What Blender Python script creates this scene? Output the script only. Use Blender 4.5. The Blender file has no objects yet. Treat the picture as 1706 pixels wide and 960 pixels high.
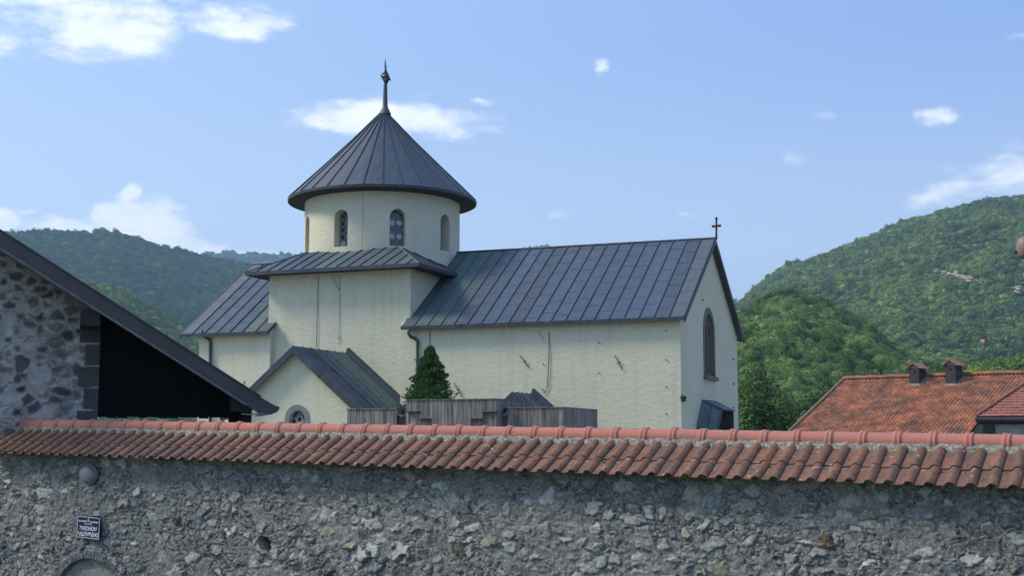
import bpy, bmesh, math, random
import numpy as np
from mathutils import Vector, Matrix
random.seed(7); RNG = np.random.default_rng(7)
SC = bpy.context.scene
COL = SC.collection
R = math.radians
# ------------------------------------------------------------------ camera
F, CX, CY, HOR = 2200.0, 853.0, 480.0, 740.0        # focal length and horizon in photo pixels
EYE = 4.0
PITCH = math.atan((HOR-CY)/F); YAW = math.atan(847/F)
cam = bpy.data.cameras.new('camera'); camo = bpy.data.objects.new('camera', cam); COL.objects.link(camo)
cam.sensor_fit = 'HORIZONTAL'; cam.sensor_width = 36; cam.lens = 36*F/1706
cam.clip_end = 30000; cam.clip_start = 0.1
camo.location = (0, 0, EYE); camo.rotation_euler = (math.pi/2+PITCH, 0, YAW)
SC.camera = camo
fwd = np.array([-math.sin(YAW)*math.cos(PITCH), math.cos(YAW)*math.cos(PITCH), math.sin(PITCH)])
rgt = np.array([math.cos(YAW), math.sin(YAW), 0]); upv = np.cross(rgt, fwd); CAM = np.array([0, 0, EYE])
FR = [0.0]                                           # heading of the frame being built in (turned about the camera's foot point)
def turn(v, a): c, s = math.cos(a), math.sin(a); v = np.asarray(v, float); return np.stack([v[..., 0]*c-v[..., 1]*s, v[..., 0]*s+v[..., 1]*c, v[..., 2]], -1)
def ray(x, y): return turn(fwd+rgt*(x-CX)/F-upv*(y-CY)/F, -FR[0])
def dep(x, y, z): return CAM+ray(x, y)*z
def on(x, y, ax, v):                                 # the point seen at photo pixel (x,y) on the plane axis=v
    r = ray(x, y); return CAM+r*((v-CAM[ax])/r[ax])
def onp(x, y, p0, n):
    r = ray(x, y); return CAM+r*(np.dot(np.array(p0)-CAM, n)/np.dot(r, n))
def proj(p):
    d = turn(np.asarray(p)-CAM, FR[0]); z = d@fwd; return np.array([CX+F*(d@rgt)/z, CY-F*(d@upv)/z])
# ------------------------------------------------------------------ light
SUN_EL, SUN_AZ = R(44), R(-112)                       # from the left, a little behind the church
SC.view_settings.view_transform = 'Standard'; SC.view_settings.look = 'None'
SC.view_settings.exposure = 0.75; SC.view_settings.gamma = 1
SC.cycles.volume_bounces = 0; SC.cycles.max_bounces = 6; SC.cycles.volume_step_rate = 4
su = bpy.data.lights.new('sun', 'SUN'); su.energy = 2.5; su.angle = R(14); su.color = (1, .88, .70)
suo = bpy.data.objects.new('sun', su); COL.objects.link(suo)
sd = Vector((math.sin(SUN_AZ)*math.cos(SUN_EL), math.cos(SUN_AZ)*math.cos(SUN_EL), math.sin(SUN_EL)))
suo.rotation_euler = sd.to_track_quat('Z', 'Y').to_euler(); suo.location = (-60, 10, 80)
W = bpy.data.worlds.new('World'); SC.world = W; W.use_nodes = True

class NB:                                            # tiny node builder
    def __init__(s, tree): s.t = tree; s.n = tree.nodes; s.l = tree.links
    def new(s, typ, **k):
        n = s.n.new(typ)
        for a, b in k.items(): setattr(n, a, b)
        return n
    def inp(s, sock, v):
        if isinstance(v, bpy.types.NodeSocket): s.l.new(v, sock)
        elif v is not None:
            if sock.type == 'RGBA' and hasattr(v, '__len__') and len(v) == 3: v = (*v, 1)
            sock.default_value = v
    def math(s, op, a, b=None, c=None, clamp=False):
        n = s.new('ShaderNodeMath', operation=op); n.use_clamp = clamp
        s.inp(n.inputs[0], a)
        if b is not None: s.inp(n.inputs[1], b)
        if c is not None: s.inp(n.inputs[2], c)
        return n.outputs[0]
    def vmath(s, op, a, b=None, i=0):
        n = s.new('ShaderNodeVectorMath', operation=op); s.inp(n.inputs[0], a)
        if b is not None: s.inp(n.inputs[1], b)
        return n.outputs[i]
    def mapr(s, v, a, b, c=0., d=1., smooth=False):
        n = s.new('ShaderNodeMapRange'); n.interpolation_type = 'SMOOTHSTEP' if smooth else 'LINEAR'
        for i, x in enumerate((v, a, b, c, d)): s.inp(n.inputs[i], x)
        return n.outputs[0]
    def noise(s, vec, scale, detail=4, rough=.55, dist=0, col=False):
        n = s.new('ShaderNodeTexNoise')
        if vec is not None: s.inp(n.inputs['Vector'], vec)
        n.inputs['Scale'].default_value = scale; n.inputs['Detail'].default_value = detail
        n.inputs['Roughness'].default_value = rough; n.inputs['Distortion'].default_value = dist
        return n.outputs['Color' if col else 'Fac']
    def mix(s, f, a, b, mode='MIX'):
        n = s.new('ShaderNodeMix', data_type='RGBA', blend_type=mode)
        s.inp(n.inputs[0], f); s.inp(n.inputs[6], a); s.inp(n.inputs[7], b); return n.outputs[2]
    def mapping(s, v, scale=(1, 1, 1), rot=(0, 0, 0), loc=(0, 0, 0)):
        n = s.new('ShaderNodeMapping'); s.inp(n.inputs[0], v)
        n.inputs['Scale'].default_value = scale; n.inputs['Rotation'].default_value = rot; n.inputs['Location'].default_value = loc
        return n.outputs[0]
    def bump(s, h, strength=.3, dist=.02, nrm=None):
        n = s.new('ShaderNodeBump'); s.inp(n.inputs['Height'], h); s.inp(n.inputs['Strength'], strength)
        n.inputs['Distance'].default_value = dist
        if nrm is not None: s.l.new(nrm, n.inputs['Normal'])
        return n.outputs[0]
    def pos(s): return s.new('ShaderNodeNewGeometry').outputs['Position']
    def attr(s, name, typ='GEOMETRY', out='Color'):
        n = s.new('ShaderNodeAttribute', attribute_name=name, attribute_type=typ); return n.outputs[out]

def sky():
    b = NB(W.node_tree); b.n.clear()
    st = b.new('ShaderNodeTexSky', sky_type='NISHITA'); st.sun_disc = False
    st.sun_elevation = SUN_EL; st.sun_rotation = SUN_AZ % (2*math.pi); st.altitude = 300
    st.air_density = 1.0; st.dust_density = 1.2; st.ozone_density = 1.2
    bg = b.new('ShaderNodeBackground'); bg.inputs['Strength'].default_value = .12
    out = b.new('ShaderNodeOutputWorld')
    g = b.vmath('NORMALIZE', b.new('ShaderNodeTexCoord').outputs['Generated'])
    sep = b.new('ShaderNodeSeparateXYZ'); b.l.new(g, sep.inputs[0])
    az = b.math('ARCTAN2', sep.outputs[0], sep.outputs[1]); el = b.math('ARCSINE', sep.outputs[2])
    cmb = b.new('ShaderNodeCombineXYZ'); b.l.new(az, cmb.inputs[0]); b.l.new(el, cmb.inputs[1])
    uv = cmb.outputs[0]
    def ae(x, y):
        r = ray(x, y); r = r/np.linalg.norm(r); return math.atan2(r[0], r[1]), math.asin(r[2])
    wn = b.noise(uv, 14, 5, .6, col=True)
    wrp = b.vmath('ADD', uv, b.vmath('MULTIPLY', b.vmath('SUBTRACT', wn, (.5, .5, .5)), (.06, .035, 0)))
    ws = b.new('ShaderNodeSeparateXYZ'); b.l.new(wrp, ws.inputs[0]); wa, we = ws.outputs[0], ws.outputs[1]
    tot = None
    # clouds: centre, half sizes in photo pixels, weight
    cl = [(175, 45, 150, 62, 1.1), (400, 35, 95, 34, .85), (15, 60, 45, 45, .7), (60, 0, 200, 16, .7), (330, 0, 130, 14, .5),
          (645, 197, 165, 36, 1.25), (800, 165, 28, 8, .6), (700, 160, 34, 14, .35), (235, 385, 115, 52, 1.4), (220, 332, 26, 20, 1.3), (180, 358, 42, 26, 1.4), (270, 372, 50, 28, 1.4),
          (10, 375, 34, 30, 1.1), (100, 385, 90, 28, 1.1), (300, 412, 110, 26, 1.0), (70, 305, 50, 20, .35), (45, 347, 18, 8, .5), (400, 425, 160, 16, .7),
          (1008, 104, 17, 17, .52), (1555, 187, 36, 17, .58), (1325, 251, 28, 19, .52), (1690, 285, 130, 60, .75), (1610, 318, 120, 30, .7), (1670, 255, 70, 30, .6),
          (1690, 70, 40, 12, .6), (915, 354, 34, 8, .45), (1382, 182, 26, 12, .35), (1520, 147, 40, 12, .3), (1145, 349, 32, 6, .3), (1095, 100, 20, 12, .25)]
    for x, y, w, h, k in cl:
        a0, e0 = ae(x, y); sa = w*math.cos(e0)/F/math.cos(e0)*1.0; se = h/F
        sa = w/F/math.cos(e0)*math.cos(math.atan((x-CX)/F))**2*1.02
        if w > 250: sa *= 1.5
        dx = b.math('DIVIDE', b.math('SUBTRACT', wa, a0), sa); dy = b.math('DIVIDE', b.math('SUBTRACT', we, e0), se)
        d = b.math('SQRT', b.math('ADD', b.math('MULTIPLY', dx, dx), b.math('MULTIPLY', dy, dy)))
        m = b.mapr(d, 0., 1.45, k, 0., True)
        tot = m if tot is None else b.math('MAXIMUM', tot, m)
    uvn = b.mapping(uv, (1, 2.2, 1))
    n1 = b.noise(uvn, 26, 9, .62); n2 = b.noise(uvn, 5, 5, .6)
    gen = b.mapr(n2, .53, .75, 0., .9, True)          # the same fair-weather clouds over the rest of the sky
    away = b.mapr(b.math('ABSOLUTE', b.math('SUBTRACT', az, -YAW)), .42, .75, 0., 1., True)
    gen = b.math('MULTIPLY', gen, away)
    tot = b.math('MAXIMUM', tot, gen)
    dens = b.math('ADD', tot, b.math('MULTIPLY', b.math('SUBTRACT', n1, .5), 1.9))
    msk = b.mapr(dens, .16, .92, 0., 1., True)
    msk = b.math('MULTIPLY', msk, b.mapr(tot, .03, .3, 0, 1, True))
    cloudc = b.mix(b.mapr(b.math('ADD', n1, b.math('MULTIPLY', tot, .25)), .45, .85), (5.0, 5.5, 6.5), (7.0, 7.1, 7.3))
    base = b.mix(.80, st.outputs[0], (1.5, 2.4, 4.9))
    hz = b.mapr(el, .0, .32, 1., 0., True)
    base = b.mix(b.math('MULTIPLY', hz, .75), base, (5.5, 6.25, 7.2))
    sunny = b.mapr(az, -1.2, .2, .38, 0., True)
    base = b.mix(sunny, base, (4.7, 6.1, 7.6))
    c = b.mix(b.math('MULTIPLY', msk, .93), base, cloudc)
    b.l.new(c, bg.inputs[0]); b.l.new(bg.outputs[0], out.inputs[0])
sky()
# ------------------------------------------------------------------ materials
def M(name):
    m = bpy.data.materials.new(name); m.use_nodes = True; b = NB(m.node_tree)
    p = b.n['Principled BSDF']; return m, b, p
def mat_simple(name, col, rough=.7, metal=0., nscale=8, var=.25, bs=.2, bd=.01, spec=.4):
    m, b, p = M(name); q = b.pos()
    n = b.noise(q, nscale, 6, .6)
    c2 = tuple(max(0, x*(1-var)) for x in col); c3 = tuple(x*(1+var) for x in col)
    b.inp(p.inputs['Base Color'], b.mix(b.mapr(n, .3, .7), c2, c3))
    p.inputs['Roughness'].default_value = rough; p.inputs['Metallic'].default_value = metal
    p.inputs['Specular IOR Level'].default_value = spec
    b.inp(p.inputs['Normal'], b.bump(b.noise(q, nscale*4, 5), bs, bd)); return m
def mat_lime():
    m, b, p = M('lime_wash'); q = b.pos()
    g = b.new('ShaderNodeNewGeometry')
    brick = b.noise(b.mapping(q, (1.6, 1.6, 2.8)), 2.6, 6, .65)      # coursed stone under the wash
    lump = b.noise(b.mapping(q, (1, 1, 1.8)), 3.2, 7, .62)
    fine = b.noise(q, 28, 4, .6)
    big = b.noise(q, .35, 4, .6)
    streak = b.noise(b.mapping(q, (2.2, 2.2, .12)), 1.6, 5, .6)
    c = b.mix(b.mapr(lump, .3, .7), (.555, .55, .41), (.625, .615, .475))
    c = b.mix(b.mapr(big, .4, .7, 0, .35), c, (.62, .60, .47))
    c = b.mix(b.mapr(streak, .52, .72, 0, .28), c, (.38, .38, .31))
    sep = b.new('ShaderNodeSeparateXYZ'); b.l.new(q, sep.inputs[0])
    chip = b.mapr(b.noise(q, 6, 6, .7), .68, .76, 0, .45)
    c = b.mix(chip, c, (.42, .40, .33))
    b.inp(p.inputs['Base Color'], c); p.inputs['Roughness'].default_value = .93; p.inputs['Specular IOR Level'].default_value = .15
    h = b.math('ADD', b.math('MULTIPLY', brick, .9), b.math('ADD', b.math('MULTIPLY', lump, .8), b.math('MULTIPLY', fine, .15)))
    b.inp(p.inputs['Normal'], b.bump(h, .5, .04)); return m
def mat_copper():
    m, b, p = M('weathered_copper'); q = b.pos(); oc = b.new('ShaderNodeObjectInfo')
    n = b.noise(b.mapping(q, (1.3, 1.3, .8)), 1.7, 7, .65); f = b.noise(q, 14, 5, .6)
    st = b.noise(b.mapping(q, (6, 1.2, 1.2)), 1.4, 5, .6)
    tint = oc.outputs['Color']                                     # patina of each sheet
    c = b.mix(b.mapr(n, .35, .68, 0, .45), tint, (.085, .108, .14))
    c = b.mix(b.mapr(st, .52, .72, 0, .5), c, (.075, .125, .118))
    c = b.mix(b.mapr(f, .58, .72, 0, .45), c, (.12, .155, .17))
    c = b.mix(b.mapr(oc.outputs['Random'], 0, 1, 0, .25), c, (.03, .035, .045))
    b.inp(p.inputs['Base Color'], c); b.inp(p.inputs['Roughness'], b.mapr(n, .3, .7, .42, .65)); p.inputs['Metallic'].default_value = 0; p.inputs['Specular IOR Level'].default_value = .45
    dent = b.noise(b.mapping(q, (2.2, 1, 1)), .9, 3, .5)
    b.inp(p.inputs['Normal'], b.bump(b.math('ADD', b.math('ADD', n, b.math('MULTIPLY', f, .1)), dent), .45, .07)); return m
def mat_clay(name, base, dark, red, lich=.5, obj=True, grime=.7):
    m, b, p = M(name); q = b.pos(); oc = b.new('ShaderNodeObjectInfo')
    rnd = oc.outputs['Random'] if obj else b.attr('rnd', out='Fac')
    n = b.noise(q, 3.5 if obj else .9, 7, .65); f = b.noise(q, 22 if obj else 5, 6, .65); g = b.noise(q, 55 if obj else 12, 3, .6)
    c = b.mix(rnd, base, red)
    c = b.mix(b.mapr(n, .38, .66 if obj else .64, 0, .8), c, dark)
    c = b.mix(b.mapr(f, .5, .66, 0, grime), c, tuple(x*.45 for x in dark))
    c = b.mix(b.mapr(b.noise(q, 9, 3, .5), .66, .72, 0, lich), c, (.36, .34, .30))
    c = b.mix(b.mapr(g, .70, .74, 0, lich), c, (.5, .48, .43))
    b.inp(p.inputs['Base Color'], c); p.inputs['Roughness'].default_value = .8; p.inputs['Specular IOR Level'].default_value = .25
    b.inp(p.inputs['Normal'], b.bump(b.math('ADD', f, b.math('MULTIPLY', g, .5)), .35, .008)); return m
def mat_rubble(name, k=1.):
    m, b, p = M(name); q = b.pos(); c = b.attr('col')
    f = b.noise(q, 16, 8, .7); g = b.noise(q, 26, 6, .66); v = b.noise(b.mapping(q, (1, 1, 1)), 5, 7, .65)
    c = b.mix(b.mapr(f, .42, .70, 0, .6*k), c, b.mix(.5, c, (.045, .05, .055)))
    c = b.mix(b.mapr(g, .52, .62, 0, .6*k), c, (.44, .45, .43))
    c = b.mix(b.mapr(v, .57, .72, 0, .45*k), c, (.10, .11, .105))
    vor = b.new('ShaderNodeTexVoronoi', feature='DISTANCE_TO_EDGE'); b.inp(vor.inputs['Vector'], b.vmath('ADD', q, b.vmath('MULTIPLY', b.noise(q, 9, 4, .6, col=True), (.25, .25, .25))))
    vor.inputs['Scale'].default_value = 9
    crack = b.mapr(vor.outputs['Distance'], .0, .035, 1, 0)
    crack = b.math('MULTIPLY', crack, b.mapr(b.noise(q, 2.2, 3, .5), .38, .52))
    c = b.mix(b.math('MULTIPLY', crack, .75*k), c, (.02, .022, .024))
    b.inp(p.inputs['Base Color'], c); p.inputs['Roughness'].default_value = .95; p.inputs['Specular IOR Level'].default_value = .15
    h = b.math('SUBTRACT', b.math('ADD', f, b.math('MULTIPLY', g, .4)), b.math('MULTIPLY', crack, .6))
    b.inp(p.inputs['Normal'], b.bump(h, .6, .014)); return m
def mat_planks():
    m, b, p = M('weathered_planks'); q = b.pos(); oc = b.new('ShaderNodeObjectInfo')
    s = b.noise(b.mapping(q, (14, 14, .5)), 2.2, 7, .7); t = b.noise(b.mapping(q, (5, 5, .35)), 1.6, 5, .65)
    c = b.mix(b.mapr(s, .40, .60), (.05, .046, .042), (.26, .25, .235))
    c = b.mix(b.mapr(t, .5, .72, 0, .8), c, (.45, .44, .42))
    c = b.mix(b.mapr(oc.outputs['Random'], 0, 1, 0, .35), c, (.07, .065, .06))
    b.inp(p.inputs['Base Color'], c); p.inputs['Roughness'].default_value = .85
    b.inp(p.inputs['Normal'], b.bump(s, .5, .02)); return m
def mat_leaf(name, a, bcol, c3, inst=False, ns=.016):
    m, b, p = M(name); q = b.pos(); oc = b.new('ShaderNodeObjectInfo')
    n = b.noise(q, ns if inst else .5, 6, .7); n2 = b.noise(q, ns*4 if inst else 3, 3, .6)
    c = b.mix(b.mapr(n, .40, .60), tuple(x*.72 for x in a) if inst else a, bcol)
    c = b.mix(b.mapr(n2, .4, .7, 0, .6), c, c3)
    if inst:
        r = oc.outputs['Random']
        c = b.mix(b.mapr(r, 0, .45, .75, 0), c, tuple(x*.35 for x in a))
        c = b.mix(b.mapr(r, .82, 1, 0, .55), c, tuple(min(1, x*1.7) for x in c3))
    b.inp(p.inputs['Base Color'], c); p.inputs['Roughness'].default_value = .75; p.inputs['Specular IOR Level'].default_value = .2
    tr = b.new('ShaderNodeBsdfTranslucent'); b.inp(tr.inputs['Color'], c)
    ms = b.new('ShaderNodeMixShader'); ms.inputs[0].default_value = .22
    b.l.new(p.outputs[0], ms.inputs[1]); b.l.new(tr.outputs[0], ms.inputs[2]); b.l.new(ms.outputs[0], b.n['Material Output'].inputs[0])
    return m
LIME = mat_lime(); COPPER = mat_copper()
CLAY_OLD = mat_clay('old_clay', (.175, .093, .066), (.10, .072, .057), (.25, .12, .076), .7)
CLAY_NEW = mat_clay('ridge_clay', (.44, .17, .125), (.37, .16, .125), (.41, .175, .135), .08, grime=.2)
CLAY_HOUSE = mat_clay('house_clay', (.38, .145, .075), (.09, .072, .058), (.60, .25, .125), .1, obj=False, grime=.35)
CLAY_SMOOTH = mat_clay('annex_clay', (.34, .13, .09), (.26, .11, .08), (.36, .14, .10), .05, obj=False)
RUBBLE = mat_rubble('rubble'); RUBBLE_G = mat_rubble('gable_rubble', .12)
PLANKS = mat_planks()
MORTAR = mat_simple('mortar', (.31, .315, .265), .95, nscale=28, var=.75, bs=1., bd=.03)
BROWN_METAL = mat_simple('brown_sheet_metal', (.075, .068, .07), .5, .2, nscale=2, var=.15, bs=.05)
DARK_WOOD = mat_simple('dark_timber', (.018, .017, .018), .85, nscale=5, var=.3)
PORCH_SHADE = mat_simple('porch_shade_timber', (.006, .006, .007), .95, nscale=5, var=.3, spec=.1)  # near-black puts the deep porch's shade into the colour
SOFFIT = mat_simple('dark_soffit_boards', (.03, .03, .034), .85, nscale=5, var=.3)
WIN_STONE = mat_simple('grey_window_stone', (.18, .20, .205), .85, nscale=9, var=.2, bs=.4)
WIN_DARK = mat_simple('brown_window_stone', (.15, .14, .135), .85, nscale=9, var=.25, bs=.4)
LEAD = mat_simple('lead_came', (.30, .31, .32), .6, .2, nscale=20, var=.2)
IRON = mat_simple('iron', (.05, .05, .055), .6, .5, nscale=20, var=.3)
OLDWOOD = mat_simple('grey_wood', (.13, .12, .12), .85, nscale=14, var=.35)
PIPE = mat_simple('oxidised_pipe', (.07, .085, .075), .6, .2, nscale=12, var=.3)
GREYWALL = mat_simple('grey_render', (.25, .28, .30), .9, nscale=3, var=.2)
CHIM = mat_simple('chimney_black', (.035, .033, .037), .7, nscale=4, var=.4)
PATCH = mat_simple('lime_patch', (.50, .50, .43), .95, nscale=5, var=.25, bs=.9, bd=.03)
def mat_glass(name, col, rough=.12):
    m, b, p = M(name); b.inp(p.inputs['Base Color'], col); p.inputs['Roughness'].default_value = rough
    p.inputs['Specular IOR Level'].default_value = .8; b.inp(p.inputs['Normal'], b.bump(b.noise(b.pos(), 12, 3), .2, .01)); return m
GLASS_D = mat_glass('dark_glass', (.02, .025, .04)); GLASS_L = mat_glass('milky_glass', (.42, .46, .50), .3)
def mat_ground():
    m, b, p = M('grass_and_earth'); q = b.pos(); n = b.noise(q, .15, 8, .65); f = b.noise(q, 6, 6, .7)
    c = b.mix(b.mapr(n, .35, .65), (.05, .085, .03), (.11, .12, .06)); c = b.mix(b.mapr(f, .5, .75, 0, .5), c, (.16, .14, .10))
    b.inp(p.inputs['Base Color'], c); p.inputs['Roughness'].default_value = .95; b.inp(p.inputs['Normal'], b.bump(f, .6, .05)); return m
GROUND = mat_ground()
def mat_hill():
    m, b, p = M('hill_floor'); q = b.pos(); n = b.noise(q, .02, 8, .65)
    c = b.mix(b.mapr(n, .4, .6), (.035, .065, .022), (.07, .11, .035)); c = b.mix(b.mapr(b.noise(q, .035, 4, .6), .62, .7), c, (.22, .19, .12))
    b.inp(p.inputs['Base Color'], c); p.inputs['Roughness'].default_value = .95; return m
HILL = mat_hill()
ROCK = mat_simple('bare_rock', (.36, .30, .22), .9, nscale=.15, var=.3, bs=.5, bd=1.)
BARK = mat_simple('bark', (.10, .08, .06), .9, nscale=10, var=.3)
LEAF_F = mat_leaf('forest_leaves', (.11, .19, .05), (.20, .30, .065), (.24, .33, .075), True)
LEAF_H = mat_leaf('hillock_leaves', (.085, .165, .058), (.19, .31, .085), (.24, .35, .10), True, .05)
LEAF_B = mat_leaf('shaded_forest_leaves', (.024, .075, .042), (.055, .135, .048), (.11, .18, .05), True)  # backlit shade and haze blue of the hills put into the leaf colour
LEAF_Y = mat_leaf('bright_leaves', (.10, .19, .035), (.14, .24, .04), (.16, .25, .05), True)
LEAF_N = mat_leaf('near_leaves', (.045, .09, .026), (.08, .15, .038), (.10, .17, .042))
LEAF_P = mat_leaf('pale_leaves', (.10, .13, .08), (.14, .17, .11), (.17, .20, .13))
LEAF_C = mat_leaf('conifer_leaves', (.045, .10, .035), (.075, .15, .045), (.10, .18, .05))
SIGN_BLUE = mat_simple('enamel_blue', (.008, .011, .075), .3, nscale=9, var=.15, bs=.02)
WHITE = mat_simple('enamel_white', (.75, .75, .72), .4, nscale=9, var=.05, bs=.02)
LAMP_G = mat_simple('frosted_lamp_glass', (.17, .18, .21), .35, nscale=9, var=.25, bs=.1)
BROWN_LAMP = mat_simple('brown_lamp_shell', (.20, .15, .13), .5, nscale=9, var=.15)
# ------------------------------------------------------------------ object helpers
WM = {}
def place(o, mat=None, parent=None):
    mat = Matrix.Rotation(FR[0], 4, 'Z') @ (mat or Matrix.Identity(4))
    if parent is not None:
        o.parent = parent; o.matrix_parent_inverse = WM[parent.name].inverted()
    o.matrix_basis = mat; WM[o.name] = mat.copy(); return o
def mk(name, me, parent=None, mat=None, world=None, smooth=False, kind=None, label=None, color=None):
    if mat is not None: me.materials.clear(); me.materials.append(mat)
    if smooth: me.polygons.foreach_set('use_smooth', np.ones(len(me.polygons), bool))
    o = bpy.data.objects.new(name, me); COL.objects.link(o); place(o, world, parent)
    if kind: o['kind'] = kind
    if label: o['label'] = label
    if color is not None: o.color = (*color, 1)
    return o
def me_from(name, v, f):
    me = bpy.data.meshes.new(name); me.from_pydata([tuple(map(float, x)) for x in v], [], [tuple(map(int, x)) for x in f]); me.update(); return me
def thing(name, loc, label, cat, group=None):
    o = bpy.data.objects.new(name, None); COL.objects.link(o); place(o, Matrix.Translation(Vector(map(float, loc))))
    o.empty_display_size = .3; o['label'] = label; o['category'] = cat
    if group: o['group'] = group
    return o
def tag(o, label, cat, group=None):
    o['label'] = label; o['category'] = cat
    if group: o['group'] = group
    return o
class G:                                             # geometry collector
    def __init__(s): s.v = []; s.f = []
    def add(s, v, f):
        n = len(s.v); s.v += [tuple(map(float, x)) for x in v]; s.f += [tuple(i+n for i in q) for q in f]; return s
    def box(s, a, b):
        (x0, y0, z0), (x1, y1, z1) = a, b
        return s.add([(x0,y0,z0),(x1,y0,z0),(x1,y1,z0),(x0,y1,z0),(x0,y0,z1),(x1,y0,z1),(x1,y1,z1),(x0,y1,z1)],
                     [(0,3,2,1),(4,5,6,7),(0,1,5,4),(1,2,6,5),(2,3,7,6),(3,0,4,7)])
    def hexa(s, p8):                                 # 4 bottom + 4 top
        return s.add(p8, [(0,3,2,1),(4,5,6,7),(0,1,5,4),(1,2,6,5),(2,3,7,6),(3,0,4,7)])
    def prism(s, poly, off):                         # polygon (3d points) extruded by a vector
        n = len(poly); p = [np.array(q, float) for q in poly]; o = np.array(off, float)
        return s.add(p+[q+o for q in p], [tuple(range(n))[::-1], tuple(range(n, 2*n))]+[(i, (i+1) % n, n+(i+1) % n, n+i) for i in range(n)])
    def tube(s, pts, rad, n=8, cap=True):
        pts = [np.array(p, float) for p in pts]; rr = rad if hasattr(rad, '__len__') else [rad]*len(pts)
        vs = []; up = None
        for i, p in enumerate(pts):
            t = pts[min(i+1, len(pts)-1)]-pts[max(i-1, 0)]; t = t/(np.linalg.norm(t)+1e-9)
            a = np.array([0, 0, 1.]) if abs(t[2]) < .9 else np.array([1., 0, 0])
            u = np.cross(t, a); u /= np.linalg.norm(u); w = np.cross(t, u)
            for k in range(n):
                an = 2*math.pi*k/n; vs.append(p+(u*math.cos(an)+w*math.sin(an))*rr[i])
        fs = [(i*n+k, i*n+(k+1) % n, (i+1)*n+(k+1) % n, (i+1)*n+k) for i in range(len(pts)-1) for k in range(n)]
        if cap: fs += [tuple(range(n))[::-1], tuple((len(pts)-1)*n+k for k in range(n))]
        return s.add(vs, fs)
    def lathe(s, prof, c, n=24):                      # prof [(r,z)]
        vs = []; fs = []
        for r, z in prof:
            for k in range(n):
                a = 2*math.pi*k/n; vs.append((c[0]+r*math.cos(a), c[1]+r*math.sin(a), c[2]+z))
        for i in range(len(prof)-1):
            for k in range(n): fs.append((i*n+k, i*n+(k+1) % n, (i+1)*n+(k+1) % n, (i+1)*n+k))
        return s.add(vs, fs)
    def make(s, name, mat, parent=None, world=None, smooth=False, **k):
        me = me_from(name, s.v, s.f)
        bm = bmesh.new(); bm.from_mesh(me); bmesh.ops.recalc_face_normals(bm, faces=bm.faces); bm.to_mesh(me); bm.free()
        return mk(name, me, parent, mat, world, smooth, **k)
def boolean(o, cutters):
    for c in cutters:
        m = o.modifiers.new('b', 'BOOLEAN'); m.operation = 'DIFFERENCE'; m.object = c; m.solver = 'EXACT'
    bpy.context.view_layer.update()
    dg = bpy.context.evaluated_depsgraph_get(); me = bpy.data.meshes.new_from_object(o.evaluated_get(dg), depsgraph=dg)
    o.modifiers.clear(); old = o.data; o.data = me; bpy.data.meshes.remove(old)
    for c in cutters: bpy.data.objects.remove(c, do_unlink=True)
def arch_poly(w, h, n=10):                            # arch outline, base centre at 0,0; total height h
    r = w/2; pts = [(-r, 0), (r, 0)]
    for i in range(n+1):
        a = math.pi*i/n; pts.append((r*math.cos(a), h-r+r*math.sin(a)))
    return pts
def val_noise(x, y, seed, octs=5, rough=.5):          # 2d fractal value noise in numpy
    out = 0; amp = 1; tot = 0
    for o in range(octs):
        rs = np.random.default_rng(seed+o*17); T = rs.random((257, 257))
        xi = np.floor(x).astype(int); yi = np.floor(y).astype(int); fx = x-xi; fy = y-yi
        fx = fx*fx*(3-2*fx); fy = fy*fy*(3-2*fy); xa = xi % 256; ya = yi % 256; xb = (xi+1) % 256; yb = (yi+1) % 256
        v = (T[ya, xa]*(1-fx)+T[ya, xb]*fx)*(1-fy)+(T[yb, xa]*(1-fx)+T[yb, xb]*fx)*fy
        out = out+amp*v; tot += amp; amp *= rough; x = x*2.03+11.3; y = y*2.03+7.7
    return out/tot
# ================================================================== ground
def ground():
    xs = np.concatenate([-np.geomspace(6000, 60, 30), np.linspace(-50, 50, 60), np.geomspace(60, 6000, 30)])
    ys = np.concatenate([-np.geomspace(3000, 60, 16), np.linspace(-50, 120, 80), np.geomspace(130, 7000, 30)])
    X, Y = np.meshgrid(xs, ys)
    bank = 2.4*(1-np.clip((Y-3)/7, 0, 1)**2*(3-2*np.clip((Y-3)/7, 0, 1)))
    Z = bank-.4*np.clip((Y-60)/60, 0, 1)+.25*(val_noise(X*.15+50, Y*.15+50, 3, 3)-.5)*(np.hypot(X, Y-10) > 14)
    nx, ny = len(xs), len(ys); V = np.stack([X, Y, Z], -1).reshape(-1, 3)
    idx = np.arange(nx*ny).reshape(ny, nx)
    Fc = np.stack([idx[:-1, :-1], idx[:-1, 1:], idx[1:, 1:], idx[1:, :-1]], -1).reshape(-1, 4)
    mk('ground', me_from('ground', V, Fc), mat=GROUND, smooth=True, kind='structure')
ground()
_g = G().box((-60, 24, -.02), (18, 84, .02)); _o = _g.make('churchyard_paving', mat_simple('pale_gravel', (.42, .38, .30), .95, nscale=3, var=.2, bs=.5)); _o['kind'] = 'structure'  # unseen pale yard, added to bounce warm light onto the church walls
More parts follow.
